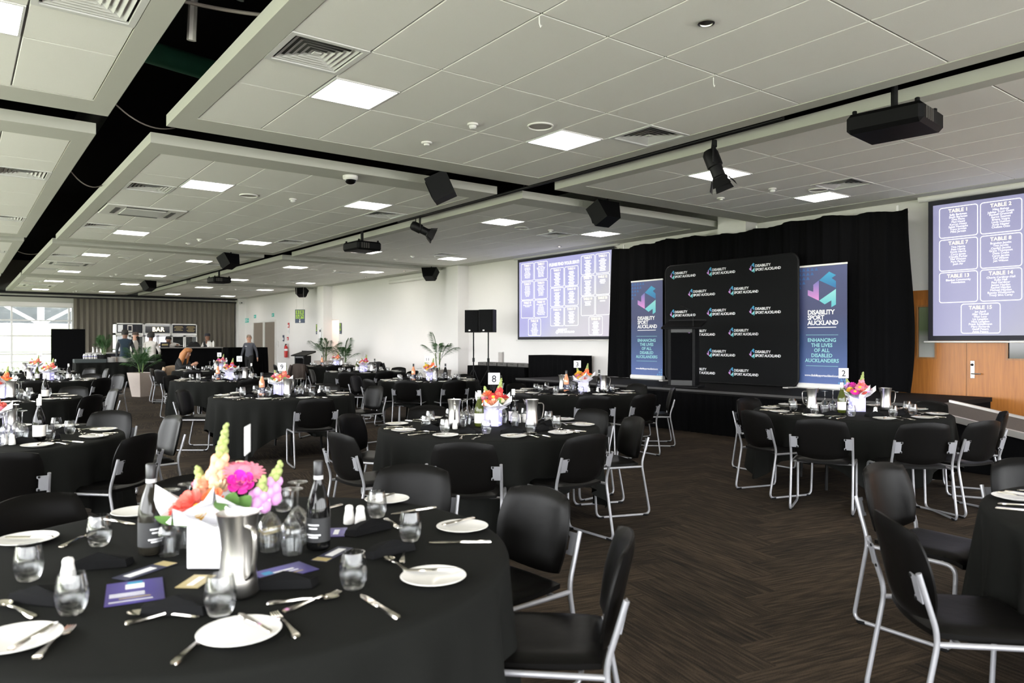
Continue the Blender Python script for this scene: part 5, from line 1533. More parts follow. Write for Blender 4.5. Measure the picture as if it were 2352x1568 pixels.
BQW = dict(a='red, cream and peach', b='orange and yellow', c='pink, lilac and yellow', d='coral and pink', e='red, cream and lilac')

def number_card(n, x, y, tn, edge=False, zt=.36, rz=None):
    r = empty('table_number', (x, y, ITZ), (0, 0, R(-37 if rz is None else rz)))
    tag(r, ('white card with number %s on a black wire stand' % {'8': 'eight', '2': 'two', '3': 'three', '9': 'nine', '10': 'ten', '6': 'six', '11': 'eleven', '20': 'twenty'}[n]) if n else 'blank-looking table number card turned edge-on at %s' % TD[tn], 'table number', 'table number cards')
    ob('stand', MB().tube([(0, 0, .0), (0, 0, zt - .05)], .0025, 6).tube([(.05 * cos(2 * pi * i / 14), .05 * sin(2 * pi * i / 14), .003) for i in range(14)], .003, 5, closed=True).tube([(-.012, .003, zt - .05), (-.012, .003, zt + .0), (.012, .003, zt + .0), (.012, .003, zt - .05)], .002, 5).tube([(0, 0, .002), (.05, 0, .002)], .003, 5), MT['black_metal'], r)
    c = ob('card', MB().cbox((0, 0, zt + .03), (.105, .003, .105), .0008), MT['paper'], r)
    if n: text(n, .09 if len(n) == 1 else .078, MT['print_black'], c, (0, -.0022, zt - .002), 'number', bold=.012, ext=.0004, rot=(R(90), 0, 0), sp=.95)
    return r

CENTRE = {
'T8': dict(jug=[(3.35, 5.23), (3.86, 4.82)], bottle=[('white', 3.53, 5.12), ('redw', 3.87, 5.09)], wine=[(3.43, 5.23), (3.55, 5.34), (3.65, 5.39), (3.87, 5.24), (3.81, 4.99)], box=('a', 3.67, 5.12), card=('8', 3.85, 5.35), salt=[(3.24, 5.17), (3.28, 5.11), (4.0, 5.18), (4.05, 5.16)]),
'T2': dict(jug=[(7.11, 4.21), (7.78, 3.77)], bottle=[('white', 7.12, 3.89)], wine=[(7.03, 4.02), (7.24, 4.05)], box=('c', 7.44, 3.9), card=('2', 7.45, 4.05), salt=[(7.24, 3.61)]),
'T3': dict(jug=[(7.05, 8.09), (7.45, 7.65)], bottle=[('rose', 6.96, 7.9), ('red', 7.51, 7.8)], wine=[(7.08, 7.93), (7.25, 8.06)], box=('b', 7.22, 7.83), card=('3', 7.29, 8.03), salt=[(7.08, 7.56), (7.21, 7.52)]),
'T9': dict(bottle=[('rose', 3.26, 9.85)], wine=[(3.31, 9.75), (3.44, 9.92), (3.68, 9.67), (3.77, 9.78)], box=('d', 3.49, 9.81), card=('9', 3.42, 9.54), jug=[(3.48, 9.5)], salt=[(3.95, 9.58)]),
'T10': dict(bottle=[('rose', 3.95, 14.45), ('redw', 4.49, 14.17)], box=('e', 4.12, 14.32), jug=[(4.36, 14.14)], card=('10', 4.34, 14.42), wine=[(4.03, 14.56), (4.0, 14.28), (4.31, 14.3)]),
'T6': dict(wine=[(5.07, 19.25), (5.17, 19.3)], box=('c', 5.28, 19.09), card=('6', 5.3, 19.26), jug=[(5.14, 18.94)], bottle=[('redw', 5.44, 19.15)]),
'T11': dict(bottle=[('rose', 6.78, 11.99), ('red', 7.31, 11.72)], box=('b', 7.08, 11.89), jug=[(7.05, 11.66)], card=('11', 7.12, 12.05), wine=[(6.9, 12.03), (6.99, 12.09), (7.3, 11.87)], salt=[(6.88, 11.6)]),
'T17': dict(bottle=[('white', 7.61, 16.16), ('red', 8.04, 16.1)], box=('e', 7.73, 16.07), jug=[(7.87, 15.9)], card=(None, 7.85, 16.23), wine=[(7.91, 16.13), (7.98, 15.95)]),
'Tb': dict(bottle=[('rose', 8.65, 20.76)], box=('d', 9.03, 20.6), jug=[(9.16, 20.5)], wine=[(8.91, 20.82), (8.88, 20.57)]),
'L1': dict(bottle=[('redw', .48, 6.34)], wine=[(.38, 6.41), (.36, 6.63), (.29, 6.48)], jug=[(.33, 6.85)], box=('d', .17, 6.74), salt=[(.27, 6.25), (.31, 6.2)]),
'L2': dict(bottle=[('redw', .89, 10.91)], wine=[(.65, 11.11), (.60, 11.28)], box=('b', .45, 11.37), jug=[(.54, 11.02)], salt=[(.82, 10.72)]),
'L3': dict(jug=[(1.09, 16.36)], bottle=[('redw', 1.67, 15.92), ('white', 1.21, 16.39)], box=('d', 1.37, 16.14), wine=[(1.50, 16.22), (1.50, 15.96), (1.60, 16.11)], salt=[(1.72, 15.63), (.9, 16.38)]),
'L4': dict(box=('d', 1.45, 20.23), card=('20', 1.55, 20.36), bottle=[('redw', 1.84, 20.05)], jug=[(1.27, 20.36)], wine=[(1.05, 20.65), (1.12, 20.35)])}
def many(proto_put, pts, text_, tn, cat, grp):
    w_ = place_words([view(p[0], p[1])[0] for p in pts])
    for p, q in zip(pts, w_): proto_put(p, '%s on %s%s' % (text_, TD[tn], q), cat, grp)
rnd = random.Random(77)
JH = {('T8', 0): 60, ('T8', 1): 143, ('T2', 0): -37, ('T2', 1): 143, ('T3', 1): 143, ('T3', 0): 60, ('T9', 0): 120, ('T10', 0): 143}
for tn, D_ in CENTRE.items():
    many(lambda p, l, c, g: P_jug.put((p[0], p[1], ITZ), R(JH.get((tn, D_['jug'].index(p)), rnd.choice((143, -37, 60)))), l, c, g), D_.get('jug', []), 'stainless steel water jug', tn, 'jug', 'steel water jugs')
    many(lambda p, l, c, g: P_wine.put((p[0], p[1], ITZ), 0, l, c, g), D_.get('wine', []), 'upturned stemmed wine glass', tn, 'wine glass', 'upturned wine glasses')
    many(lambda p, l, c, g: P_salt.put((p[0], p[1], ITZ), rnd.random(), l, c, g), D_.get('salt', []), 'white ceramic shaker', tn, 'shaker', 'white shakers')
    for k, x, y in D_.get('bottle', []):
        P_bot[k].put((x, y, ITZ), atan2(-y, -x) + rnd.uniform(-.4, .4), '%s on %s' % (BN[k], TD[tn]), 'bottle', 'wine bottles')
    k, x, y = D_['box']
    BQ[k].put((x, y, ITZ), R(-37 + rnd.uniform(-25, 25)), '%s flowers in a lit white box on %s' % (BQW[k], TD[tn]), 'flowers', 'flower arrangements')
    if 'card' in D_: number_card(D_['card'][0], D_['card'][1], D_['card'][2], tn, rz=None if D_['card'][0] else 50)

# place settings --------------------------------------------------------
ITEMS = {}
def item(kind, tn, mesh, x, y, z, rz):
    vx, vy, vd = view(x, y, z)
    if vx < -260 or vx > (4500 if tn == 'RE' else 2620) or vy > 1900: return
    o = ob(kind, mesh, None, None, (x, y, z), (0, 0, rz))
    ITEMS.setdefault((kind, tn), []).append((o, vx))
SEATOFF = dict(T8=4, T2=20, T3=10, T9=28, T10=5, T6=0, T11=15, T17=8, Tb=0, L1=12, L2=0, L3=22, L4=5, RE=44)
rnd = random.Random(5)
for tn, so in SEATOFF.items():
    tx, ty_ = TABLES[tn]; far = tn in ('T6', 'Tb', 'T17', 'L4')
    for k in range(10):
        th = R(so + 36 * k + rnd.uniform(-4, 4)); ca, sa = cos(th), sin(th)
        def P(rad, tan): return tx + rad * ca - tan * sa, ty_ + rad * sa + tan * ca
        def J(s_): return rnd.uniform(-s_, s_)
        x, y = P(.775 + J(.02), -.14 + J(.02)); item('side_plate', tn, plate_m, x, y, ITZ, 0)
        item('butter_knife', tn, butter_m, x + .01, y, ITZ + .017, th + R(150 + J(40)))
        x, y = P(.55 + J(.03), .13 + J(.03)); item('tumbler', tn, tumbler_m, x, y, ITZ, 0)
        if tn != 'RE' or True:
            x, y = P(.52 + J(.03), -.05 + J(.03)); item('napkin', tn, napkin_m, x, y, ITZ, th + R(90 + J(35)))
        if not far:
            x, y = P(.78, .0 + J(.015)); item('fork', tn, fork_m, x, y, ITZ, th + R(180 + J(10)))
            x, y = P(.78, .10 + J(.015)); item('table_knife', tn, knife_m, x, y, ITZ, th + R(180 + J(10)))
            if tn in ('T8', 'T2', 'T3', 'T9', 'L1', 'RE'):
                x, y = P(.655 + J(.01), .02); item('spoon', tn, spoon_m, x, y, ITZ, th + R(90 + J(14)))
# foreground table, measured piece by piece
F = 'F'
for x, y in ((.553, 1.837), (.112, 2.116), (1.151, 1.914), (1.551, 2.364), (1.549, 2.979), (.203, 3.163), (.603, 3.393)): item('side_plate', F, plate_m, x, y, ITZ, 0)
for x, y in ((.403, 2.954), (.174, 2.654), (.244, 2.259), (.555, 2.008), (.926, 1.991), (1.309, 2.339), (1.378, 2.739), (1.11, 3.078)): item('tumbler', F, tumbler_m, x, y, ITZ, 0)
for (x, y), a in zip(((.367, 2.68), (.471, 2.106), (.773, 2.136), (1.251, 2.558), (1.181, 2.252), (.192, 2.42)), (-20, -37, -30, 10, 5, -50)): item('napkin', F, napkin_m, x, y, ITZ, R(a))
def lay(kind, mesh, lst, z=ITZ):
    for (ax, ay), (bx_, by_) in lst: item(kind, F, mesh, (ax + bx_) / 2, (ay + by_) / 2, z, atan2(by_ - ay, bx_ - ax))
lay('fork', fork_m, [((.127, 1.955), (.246, 2.178)), ((.662, 1.709), (.674, 1.965)), ((.357, 2.094), (.52, 2.089)), ((.684, 1.926), (.888, 1.987)), ((1.159, 2.126), (1.26, 2.28)), ((1.393, 2.69), (1.365, 2.53)), ((.30, 3.02), (.40, 3.14))])
lay('table_knife', knife_m, [((.383, 1.761), (.529, 1.935)), ((.919, 1.705), (.917, 1.92)), ((1.539, 2.151), (1.351, 2.278)), ((1.681, 2.748), (1.433, 2.745)), ((.47, 3.40), (.56, 3.205)), ((1.30, 3.02), (1.22, 2.99))])
lay('spoon', spoon_m, [((.506, 2.04), (.369, 2.15)), ((.711, 2.006), (.824, 1.951)), ((1.127, 2.03), (1.137, 2.17)), ((.154, 2.31), (.103, 2.44))])
lay('butter_knife', butter_m, [((.105, 2.037), (.192, 2.145)), ((.607, 1.777), (.584, 1.936)), ((1.239, 1.905), (1.10, 2.0)), ((1.64, 2.43), (1.50, 2.41)), ((1.481, 2.968), (1.618, 3.045)), ((.273, 3.111), (.144, 3.201))], ITZ + .017)
many(lambda p, l, c, g: P_wine.put((p[0], p[1], ITZ), 0, l, c, g), [(.575, 2.69), (.655, 2.76), (.866, 2.535), (.915, 2.45), (.975, 2.56)], 'upturned stemmed wine glass', F, 'wine glass', 'upturned wine glasses')
many(lambda p, l, c, g: P_salt.put((p[0], p[1], ITZ), 0, l, c, g), [(1.241, 2.708), (1.272, 2.672), (.267, 2.56)], 'white ceramic shaker', F, 'shaker', 'white shakers')
P_bot['smoky'].put((.526, 2.722, ITZ), R(-75), BN['smoky'] + ' on the foreground table', 'bottle', 'wine bottles')
P_bot['red'].put((1.003, 2.439, ITZ), R(-140), BN['red'] + ' on the foreground table', 'bottle', 'wine bottles')
P_jug.put((.641, 2.142, ITZ), R(-80 + 180), 'large stainless steel water jug in front of the flowers on the foreground table', 'jug', 'steel water jugs')

# printed cards on the foreground table
purple = gradmat('violet_programme_print', [(0, (.05, .03, .20)), (.5, (.09, .07, .32)), (1, (.035, .025, .15))], 'X', rough=.35)
def programme(x, y, a, w_, h, mat, lab, lines):
    r = empty('programme_card', (x, y, ITZ), (0, 0, R(a))); tag(r, lab, 'card', 'printed cards on the foreground table')
    ob('sheet', MB().b2(-w_ / 2, w_ / 2, -h / 2, h / 2, 0, .0012), mat, r, smooth=0)
    for k, (lx, ly, lw_, lh_, mm) in enumerate(lines):
        ob('print_block', MB().b2(lx - lw_ / 2, lx + lw_ / 2, ly - lh_ / 2, ly + lh_ / 2, .0012, .0015), mm, r, smooth=0)
gold = bpy.data.materials['gold_print']; cyan = pm('cyan_print', (.03, .30, .50), .5); pw = MT['print_white']
programme(.412, 2.352, -10, .15, .21, purple, 'violet printed programme lying left of the steel jug', [(.0, .05, .05, .045, pw), (-.02, -.01, .09, .006, pw), (-.02, -.022, .09, .006, pw), (-.02, -.034, .09, .006, pw), (0, -.055, .08, .008, gold), (.0, .085, .04, .02, cyan), (-.01, -.08, .11, .006, pw)])
programme(.477, 2.546, 30, .19, .065, MT['label_navy'], 'dark strip card with gold end behind the violet programme', [(-.02, 0, .10, .03, pw), (.075, 0, .04, .06, gold)])
programme(.576, 2.339, 50, .12, .07, gold, 'gold card half hidden behind the steel jug', [(0, 0, .08, .02, pw)])
programme(.825, 2.272, 10, .17, .12, purple, 'violet printed programme right of the steel jug', [(.0, .01, .07, .012, pw), (.0, -.01, .08, .008, pw), (.0, -.03, .09, .008, gold), (-.05, .02, .03, .03, cyan)])
programme(1.021, 2.36, 35, .17, .06, MT['label_navy'], 'dark strip card under the black wine bottle', [(.02, .0, .09, .03, pw), (-.065, 0, .035, .055, gold)])
programme(1.149, 2.62, 60, .13, .07, purple, 'violet card behind the folded napkin near the shakers', [(0, 0, .07, .02, pw)])
programme(.97, 2.80, 20, .14, .08, gold, 'gold card behind the upturned wine glasses', [(0, .0, .09, .02, pw)])

WORD = dict(side_plate=('round white side plate', 'plate', 'white side plates'), tumbler=('clear stemless tumbler', 'glass', 'stemless tumblers'), napkin=('folded black napkin', 'napkin', 'folded black napkins'), fork=('silver dinner fork', 'fork', 'dinner forks'),
            table_knife=('silver table knife', 'knife', 'table knives'), butter_knife=('small butter knife on a plate', 'knife', 'butter knives'), spoon=('silver dessert spoon', 'spoon', 'dessert spoons'))
for (kind, tn), lst in ITEMS.items():
    t_, c_, g_ = WORD[kind]
    for (o, vx), q in zip(lst, place_words([v for _, v in lst])): tag(o, '%s on %s%s' % (t_, TD[tn], q), c_, g_)

# foreground bouquet
fb = empty('flower_arrangement', (.676, 2.49, ITZ), (0, 0, R(-37.1))); tag(fb, 'large pink, magenta and orange bouquet in a white box on the foreground table', 'flowers', 'flower arrangements')
rnd = random.Random(3); vase_box(fb, False, rnd, .215)
gerbera(fb, (.095, -.01, .30), (.25, -.35, 1), .068, 'pink', 'pink'); gerbera(fb, (.06, .05, .31), (.0, .3, 1), .06, 'pink', 'cream')
rose(fb, (.10, -.055, .272), (.25, -.8, .55), .043, 'hot', 4)
snap(fb, (.0, .0, .26), (.16, .02, 1), .20, 'peach', 2); snap(fb, (.17, .0, .22), (.35, .05, 1), .12, 'lilac', 5); snap(fb, (-.04, .02, .22), (-.35, .0, 1), .10, 'peach', 7)
snap(fb, (.145, -.03, .20), (.3, -.2, 1), .10, 'lilac', 9)
rose(fb, (-.06, -.05, .205), (-.4, -.7, .7), .050, 'coral', 6); rose(fb, (-.105, -.04, .175), (-.8, -.5, .5), .042, 'coral', 8); rose(fb, (.02, -.07, .225), (.0, -.8, .6), .036, 'orange', 3)
rose(fb, (-.02, -.085, .185), (-.1, -.9, .4), .030, 'yellow', 9); rose(fb, (-.03, .0, .26), (-.2, -.5, .8), .034, 'peach', 12); rose(fb, (.02, -.03, .255), (.0, -.7, .7), .030, 'cream', 13); rose(fb, (-.07, .06, .24), (-.3, .4, 1), .04, 'pink', 15)
for k, (p, d) in enumerate((((.07, -.07, .20), (.35, -.6, .5)), ((.09, -.06, .19), (.6, -.5, .5)), ((-.08, -.08, .15), (-.6, -.7, .3)), ((.05, -.07, .18), (.1, -.8, .6)), ((-.03, -.08, .14), (-.2, -.9, .2)))): leaf(fb, p, d, .085)
number_card(None, .86, 2.76, 'F', zt=.33, rz=62)

# coats over chair backs
def coat(key, mat, lab, seed):
    o, x, y, a = CHOBJ[key]; rnd = random.Random(seed); ph = rnd.uniform(0, 6)
    def f(u, v):
        w_ = .25 + .02 * sin(9 * v + ph); yy = (u - .5) * 2 * w_
        s_ = v * 1.0      # path over the back: behind .42 m, over the top, front .30 m
        if v < .55: t = v / .55; xx = -.345 + .02 * t + .012 * sin(14 * u + ph) * (1 - t); z = .40 + .42 * t
        elif v < .68: t = (v - .55) / .13; b = pi * (1 - t); xx = -.285 + .045 * cos(b); z = .82 + .03 * sin(b)
        else: t = (v - .68) / .32; xx = -.238 + .02 * t + .008 * sin(12 * u + ph); z = .82 - .25 * t
        return (xx + .05 * (2 * u - 1) ** 2, yy, z - .03 * (2 * u - 1) ** 2 * (z > .7))
    r = empty('coat', (o.location[0], o.location[1], 0), (0, 0, a)); tag(r, lab, 'coat')
    ob('body_cloth', MB().grid(f, 22, 26), MT[mat], r, smooth=60, fix=False)
    for s in (-1, 1): ob('sleeve', MB().tube([(-.30, s * .22, .80), (-.34, s * .26, .62), (-.33, s * .27, .40)], .045, 8, rs=[.05, .05, .038]), MT[mat], r, smooth=60)
coat(('T6', 1), 'coat_beige', "beige coat over the seated woman's chair at table 6", 1)
coat(('Tb', 0), 'coat_brown', 'dark brown coat over a chair at the farthest table', 2)
coat(('Tb', 2), 'coat_black', 'black coat over a chair by the white wall', 3)

# ------------------------------------------------------------------ people
def person(lab, loc, rz, H, cols, J=None, hair=None, extra=None):
    """cols: skin, shirt, trousers, shoes, sleeve; facing local +x, left is +y"""
    s = H / 1.75
    P_ = dict(pel=(0, 0, .94, .125), sp=(0, 0, 1.12, .125), ch=(0, 0, 1.32, .135), nk=(-.01, 0, 1.47, .055), hb=(.01, 0, 1.56, .075), hc=(.015, 0, 1.64, .092), ht=(.0, 0, 1.70, .06))
    for n, q in (('l', 1), ('r', -1)):
        P_.update({'sh' + n: (-.01, q * .165, 1.40, .068), 'el' + n: (-.03, q * .225, 1.12, .047), 'wr' + n: (.05, q * .235, .88, .031), 'pa' + n: (.065, q * .235, .80, .026),
                   'hp' + n: (0, q * .085, .88, .10), 'kn' + n: (.02, q * .095, .49, .062), 'an' + n: (-.01, q * .10, .09, .042), 'to' + n: (.14, q * .115, .035, .034)})
    if J: P_.update(J)
    E = [('pel', 'sp'), ('sp', 'ch'), ('ch', 'nk'), ('nk', 'hb'), ('hb', 'hc'), ('hc', 'ht')]
    for n in 'lr': E += [('ch', 'sh' + n), ('sh' + n, 'el' + n), ('el' + n, 'wr' + n), ('wr' + n, 'pa' + n), ('pel', 'hp' + n), ('hp' + n, 'kn' + n), ('kn' + n, 'an' + n), ('an' + n, 'to' + n)]
    for n in 'lr':
        w0, p0 = Vector(P_['wr' + n][:3]), Vector(P_['pa' + n][:3]); d = (p0 - w0).normalized()
        side = d.cross(Vector((0, 1, 0)));
        if side.length < .2: side = d.cross(Vector((1, 0, 0)))
        side.normalize()
        for k in range(4):
            b = p0 + side * (-.024 + .016 * k)
            P_['f%s%da' % (n, k)] = (*(b + d * .035), .0095); P_['f%s%db' % (n, k)] = (*(b + d * (.066 + .008 * (k in (1, 2))) + Vector((.012, 0, 0))), .008)
            E += [('pa' + n, 'f%s%da' % (n, k)), ('f%s%da' % (n, k), 'f%s%db' % (n, k))]
        t = w0.lerp(p0, .5) + side * .034
        P_['t' + n] = (*(t + d * .045), .009); E += [('pa' + n, 't' + n)]
    names = list(P_); ix = {n: i for i, n in enumerate(names)}
    me = bpy.data.meshes.new('body_cage'); me.from_pydata([tuple(c * s for c in P_[n][:3]) for n in names], [(ix[a], ix[b]) for a, b in E], [])
    o = bpy.data.objects.new('body', me); COL.objects.link(o)
    md = o.modifiers.new('skin', 'SKIN')
    for i, n in enumerate(names):
        sv = me.skin_vertices[0].data[i]; r_ = P_[n][3] * s; sv.radius = (r_, r_); sv.use_root = (n == 'pel')
    ss = o.modifiers.new('sub', 'SUBSURF'); ss.levels = 2; ss.render_levels = 2
    dg = bpy.context.evaluated_depsgraph_get(); nm = bpy.data.meshes.new_from_object(o.evaluated_get(dg)); nm.name = 'body'
    bpy.data.objects.remove(o)
    seg = []
    for a, b in E:
        c = 'shirt'
        if a[:2] in ('nk', 'hb', 'hc') or b in ('hb',): c = 'skin'
        if a == 'ch' and b == 'nk': c = 'shirt'
        if a[:2] in ('hp', 'kn') or a == 'pel' and b[:2] == 'hp': c = 'trousers'
        if a[:2] == 'an': c = 'shoes'
        if a[:2] in ('sh', 'el'): c = 'sleeve'
        if a[:2] in ('wr', 'pa') or a[0] in 'ft' : c = 'skin'
        seg.append((Vector(P_[a][:3]) * s, Vector(P_[b][:3]) * s, c))
    order = ['skin', 'shirt', 'trousers', 'shoes', 'sleeve']
    for k in order: nm.materials.append(cols[k])
    for f in nm.polygons:
        c = f.center; best = None
        for a, b, k in seg:
            ab = b - a; t = max(0, min(1, (c - a).dot(ab) / max(ab.length_squared, 1e-9))); dd = (c - a - ab * t).length
            if best is None or dd < best[0]: best = (dd, k)
        f.material_index = order.index(best[1]); f.use_smooth = True
    r = empty('person', loc, (0, 0, R(rz))); tag(r, lab, 'person')
    ob('body', nm, None, r)
    hc = Vector(P_['hc'][:3]) * s; up = (Vector(P_['ht'][:3]) - Vector(P_['hb'][:3])).normalized()
    q = Vector((0, 0, 1)).rotation_difference(up).to_matrix().to_4x4(); HM = Matrix.Translation(hc) @ q @ Matrix.Diagonal((s, s, s, 1))
    ob('eyes', MB().ball((.084, .033, .01), .010, 8, 5, HM).ball((.084, -.033, .01), .010, 8, 5, HM), MT['print_black'], r)
    ob('nose', MB().ball((.095, 0, -.018), .016, 8, 5, HM, (1, .8, 1.5)), cols['skin'], r, smooth=60)
    ob('mouth', MB().ball((.083, 0, -.062), .016, 8, 5, HM, (.5, 1.3, .35)), bpy.data.materials.get('lips') or pm('lips', (.30, .09, .07), .5), r, smooth=60)
    ob('ears', MB().ball((0, .088, -.01), .022, 8, 5, HM, (.8, .45, 1.3)).ball((0, -.088, -.01), .022, 8, 5, HM, (.8, .45, 1.3)), cols['skin'], r, smooth=60)
    if hair: hair(r, HM)
    if extra: extra(r, HM, P_, s)
    return r
def hair_cap(mat, rr=.105, drop=.0, back=.02):
    def f(r, HM):
        ob('hair', MB().grid(lambda u, v: ((rr * cos(2 * pi * u) * sin(pi * .62 * v)) * (1.0 if cos(2 * pi * u) < 0 else .86) - back * v, rr * .96 * sin(2 * pi * u) * sin(pi * .62 * v), rr * 1.08 * cos(pi * .62 * v) * (1 if v < .8 else 1) + .014 + (.075 * v if cos(2 * pi * u) > .25 else 0)), 22, 9, HM, cu=True), mat, r, smooth=60)
    return f
skinA, skinB = pm('skin_light', (.52, .28, .19), .5, var=.06), pm('skin_brown', (.20, .095, .055), .5, var=.06)
def clothm(n, c): return pm('clothing_' + n, c, .9, var=.12, vscale=25, bump=.15, bscale=40)
c_navy, c_white, c_black, c_grey, c_charc = clothm('navy', (.018, .035, .055)), clothm('white', (.62, .59, .55)), clothm('black', (.010, .010, .011)), clothm('slate', (.075, .078, .095)), clothm('charcoal', (.05, .055, .06))
h_dark, h_ginger, h_grey, cap_brown = pm('dark_hair', (.010, .008, .007), .7, var=.3, vscale=60), pm('ginger_hair', (.38, .15, .045), .55, var=.25, vscale=50), pm('grey_blond_hair', (.25, .19, .14), .7, var=.2, vscale=50), pm('brown_cap_cloth', (.07, .05, .04), .9, var=.1)
def out(sk, sh, tr, sl=None): return dict(skin=sk, shirt=sh, trousers=tr, shoes=MT['black_plastic'], sleeve=sl or sh)
# walking woman
def badge(r, HM, P_, s): ob('name_badge', MB().cbox((.128 * s, -.075 * s, 1.335 * s), (.006, .07, .018), .002), MT['paper'], r)
person('woman in slate grey shirt and black trousers walking past the draped counter', (8.6, 27.4, 0), 232, 1.70, out(skinA, c_grey, c_black),
       dict(ell=(-.07, .26, 1.13, .047), wrl=(-.02, .31, .90, .031), pal=(.0, .32, .83, .026), elr=(.0, -.25, 1.12, .047), wrr=(.10, -.27, .90, .031), par=(.13, -.27, .83, .026), knl=(.16, .08, .50, .062), anl=(.10, .08, .12, .042), tol=(.24, .08, .06, .034), knr=(-.04, -.09, .49, .062), anr=(-.20, -.10, .10, .042), tor=(-.08, -.11, .035, .034)), hair_cap(h_grey, .100), badge)
# people at the bar
person('man in a navy jacket standing with his back turned beside the buffet', (4.52, 27.55, 0), 75, 1.85, out(skinB, c_navy, c_navy, c_charc), dict(elr=(.06, -.25, 1.13, .05), wrr=(.22, -.20, 1.05, .033), par=(.28, -.19, 1.03, .027)), hair_cap(h_dark, .108))
def peak(r, HM): ob('cap', MB().lathe([(.102, .01), (.104, .05), (.085, .10), (.001, .115)], 20, HM).add([(.08, -.07, .02), (.08, .07, .02), (.17, .05, .01), (.17, -.05, .01), (.08, -.07, .03), (.08, .07, .03), (.17, .05, .016), (.17, -.05, .016)], [(0, 1, 2, 3), (4, 5, 6, 7), (2, 3, 7, 6)], HM), cap_brown, r)
person('bearded man in a brown cap and white shirt facing the bar', (4.95, 28.25, 0), -30, 1.80, out(skinA, c_white, c_black), None, peak, lambda r, HM, P_, s: ob('beard', MB().ball((.045, 0, -.065), .058, 12, 7, HM, (.9, 1.1, .8)), h_dark, r, smooth=60))
person('person with curly dark hair and white top, back turned, at the bar end', (5.30, 27.45, 0), 60, 1.76, out(skinB, c_white, c_black), dict(elr=(.02, -.27, 1.14, .05), ell=(.05, .26, 1.14, .05), wrl=(.2, .2, 1.05, .033), pal=(.26, .18, 1.03, .027), wrr=(.18, -.22, 1.02, .033), par=(.24, -.2, 1.0, .027)), hair_cap(h_dark, .128))
person('bartender in a white shirt leaning on the bar counter', (6.25, 29.1, 0), -108, 1.80, out(skinB, c_white, c_black),
       dict(sp=(.06, 0, 1.10, .125), ch=(.20, 0, 1.26, .135), nk=(.30, 0, 1.36, .055), hb=(.36, 0, 1.42, .075), hc=(.40, 0, 1.49, .092), ht=(.41, 0, 1.55, .06), shl=(.20, .18, 1.33, .068), shr=(.20, -.18, 1.33, .068), ell=(.18, .33, 1.30, .048), wrl=(.34, .30, 1.31, .032), pal=(.40, .28, 1.31, .027), elr=(.18, -.33, 1.30, .048), wrr=(.34, -.30, 1.31, .032), par=(.40, -.28, 1.31, .027)), hair_cap(h_dark, .108))
def braid(r, HM):
    ob('cap', MB().lathe([(.103, .0), (.105, .05), (.085, .10), (.001, .115)], 20, HM).add([(.08, -.06, .01), (.08, .06, .01), (.16, .04, .0), (.16, -.04, .0), (.08, -.06, .02), (.08, .06, .02), (.16, .04, .006), (.16, -.04, .006)], [(0, 1, 2, 3), (4, 5, 6, 7), (2, 3, 7, 6)], HM), MT['print_black'], r)
    ob('hair', MB().tube([(-.07, 0, .03), (-.11, -.05, -.06), (-.11, -.08, -.2), (-.10, -.08, -.34)], .05, 8, HM, rs=[.06, .065, .06, .02]), h_dark, r, smooth=60)
person('woman in black cap and vest over a white shirt at the bar end', (7.55, 28.98, 0), -150, 1.78, out(skinB, c_black, c_black, c_white), dict(elr=(.02, -.28, 1.14, .055), wrr=(.14, -.2, 1.0, .033), par=(.2, -.18, 1.0, .027), ell=(.06, .24, 1.16, .055), wrl=(.17, .12, 1.36, .033), pal=(.16, .1, 1.43, .027)), braid)
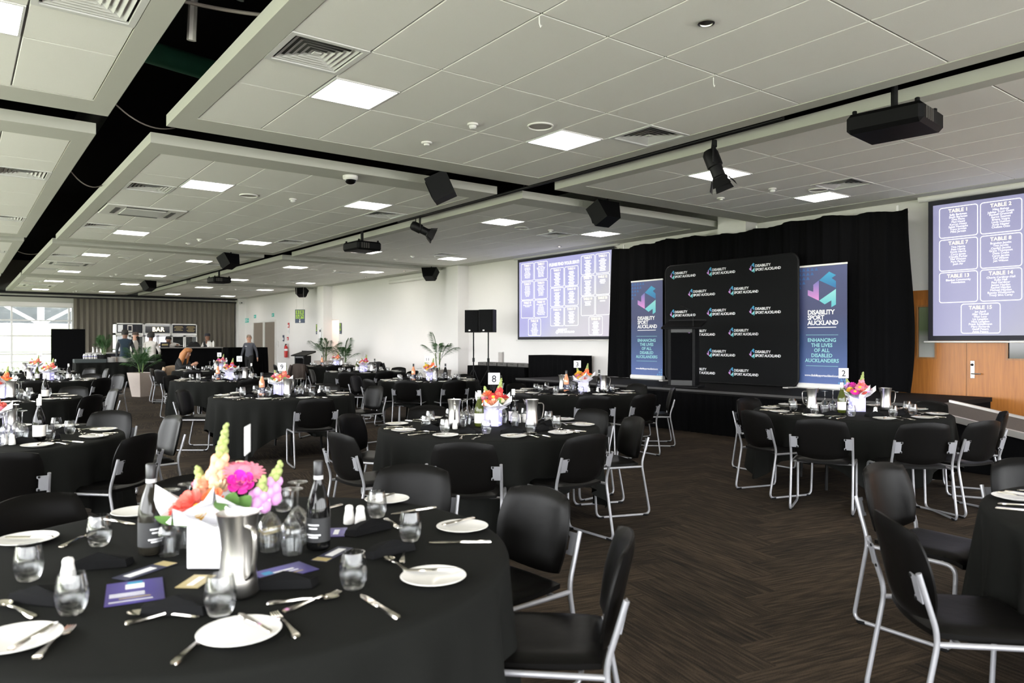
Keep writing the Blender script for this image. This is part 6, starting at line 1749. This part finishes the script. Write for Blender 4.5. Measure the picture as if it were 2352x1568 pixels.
# seated woman with ginger hair
def long_hair(r, HM):
    hair_cap(h_ginger, .112)(r, HM)
    for k, (y, l_) in enumerate(((.07, .34), (-.07, .36), (0, .30))):
        ob('hair_lock', MB().tube([(-.02 - .05 * (y == 0), y, .05), (-.03 - .07 * (y == 0), y * 1.35, -.10), (.02 - .11 * (y == 0), y * 1.5, -.10 - l_ * .5), (.06 - .14 * (y == 0), y * 1.2, -.08 - l_)], .05, 8, HM, rs=[.06, .075, .06, .012]), h_ginger, r, smooth=60)
o, x, y, a = CHOBJ[('T6', 1)]
person('seated woman with long ginger hair in black looking down at table 6', (o.location[0] + .02, o.location[1], 0), math.degrees(a) + 22, 1.72, out(skinA, c_black, c_black),
       dict(pel=(-.05, 0, .56, .13), sp=(-.02, 0, .74, .125), ch=(.04, 0, .93, .135), nk=(.10, 0, 1.07, .055), hb=(.15, 0, 1.14, .075), hc=(.19, 0, 1.20, .092), ht=(.215, 0, 1.26, .06), shl=(.04, .165, 1.0, .068), shr=(.04, -.165, 1.0, .068), ell=(.16, .22, .83, .047), elr=(.16, -.22, .83, .047), wrl=(.36, .10, .87, .031), wrr=(.36, -.10, .87, .031), pal=(.41, .06, .91, .026), par=(.41, -.06, .91, .026),
            hpl=(.02, .09, .54, .10), hpr=(.02, -.09, .54, .10), knl=(.42, .10, .52, .065), knr=(.42, -.10, .52, .065), anl=(.40, .10, .09, .042), anr=(.40, -.10, .09, .042), tol=(.54, .11, .035, .034), tor=(.54, -.11, .035, .034)), long_hair)

# warm lamp inside the toilet recess
ll = bpy.data.lights.new('recess_lamp', 'POINT'); ll.energy = 16; ll.color = (1, .80, .70); ll.shadow_soft_size = .12
lo = bpy.data.objects.new('recess_lamp', ll); COL.objects.link(lo); lo.location = (XR + .8, 27.5, 2.3)
# recessed wall washers over the white wall
for k, (y, e_) in enumerate(((20.3, 70), (23.0, 70), (12.9, 45))):
    wf = empty('downlight', (11.15, y, ZC)); tag(wf, 'small recessed wall-washer downlight above the white wall' + (', nearer the pillar', ', nearer the recess', ', above the left screen')[k], 'light')
    ob('rim', MB().lathe([(.058, .0), (.058, -.006), (.044, -.008), (.038, .01)], 20), MT['stainless'], wf)
    ob('bulb', MB().lathe([(.034, .0), (.02, -.004), (.001, -.005)], 16), emat('washer_bulb_%d' % k, (1, .85, .7), 6), wf)
    sl = bpy.data.lights.new('washer_lamp', 'SPOT'); sl.energy = e_; sl.color = (1, .80, .66); sl.spot_size = R(95); sl.spot_blend = .8; sl.shadow_soft_size = .05
    so_ = bpy.data.objects.new('washer_lamp', sl); COL.objects.link(so_); so_.location = (11.15, y, ZC - .03); so_.rotation_euler = (0, R(18), 0)
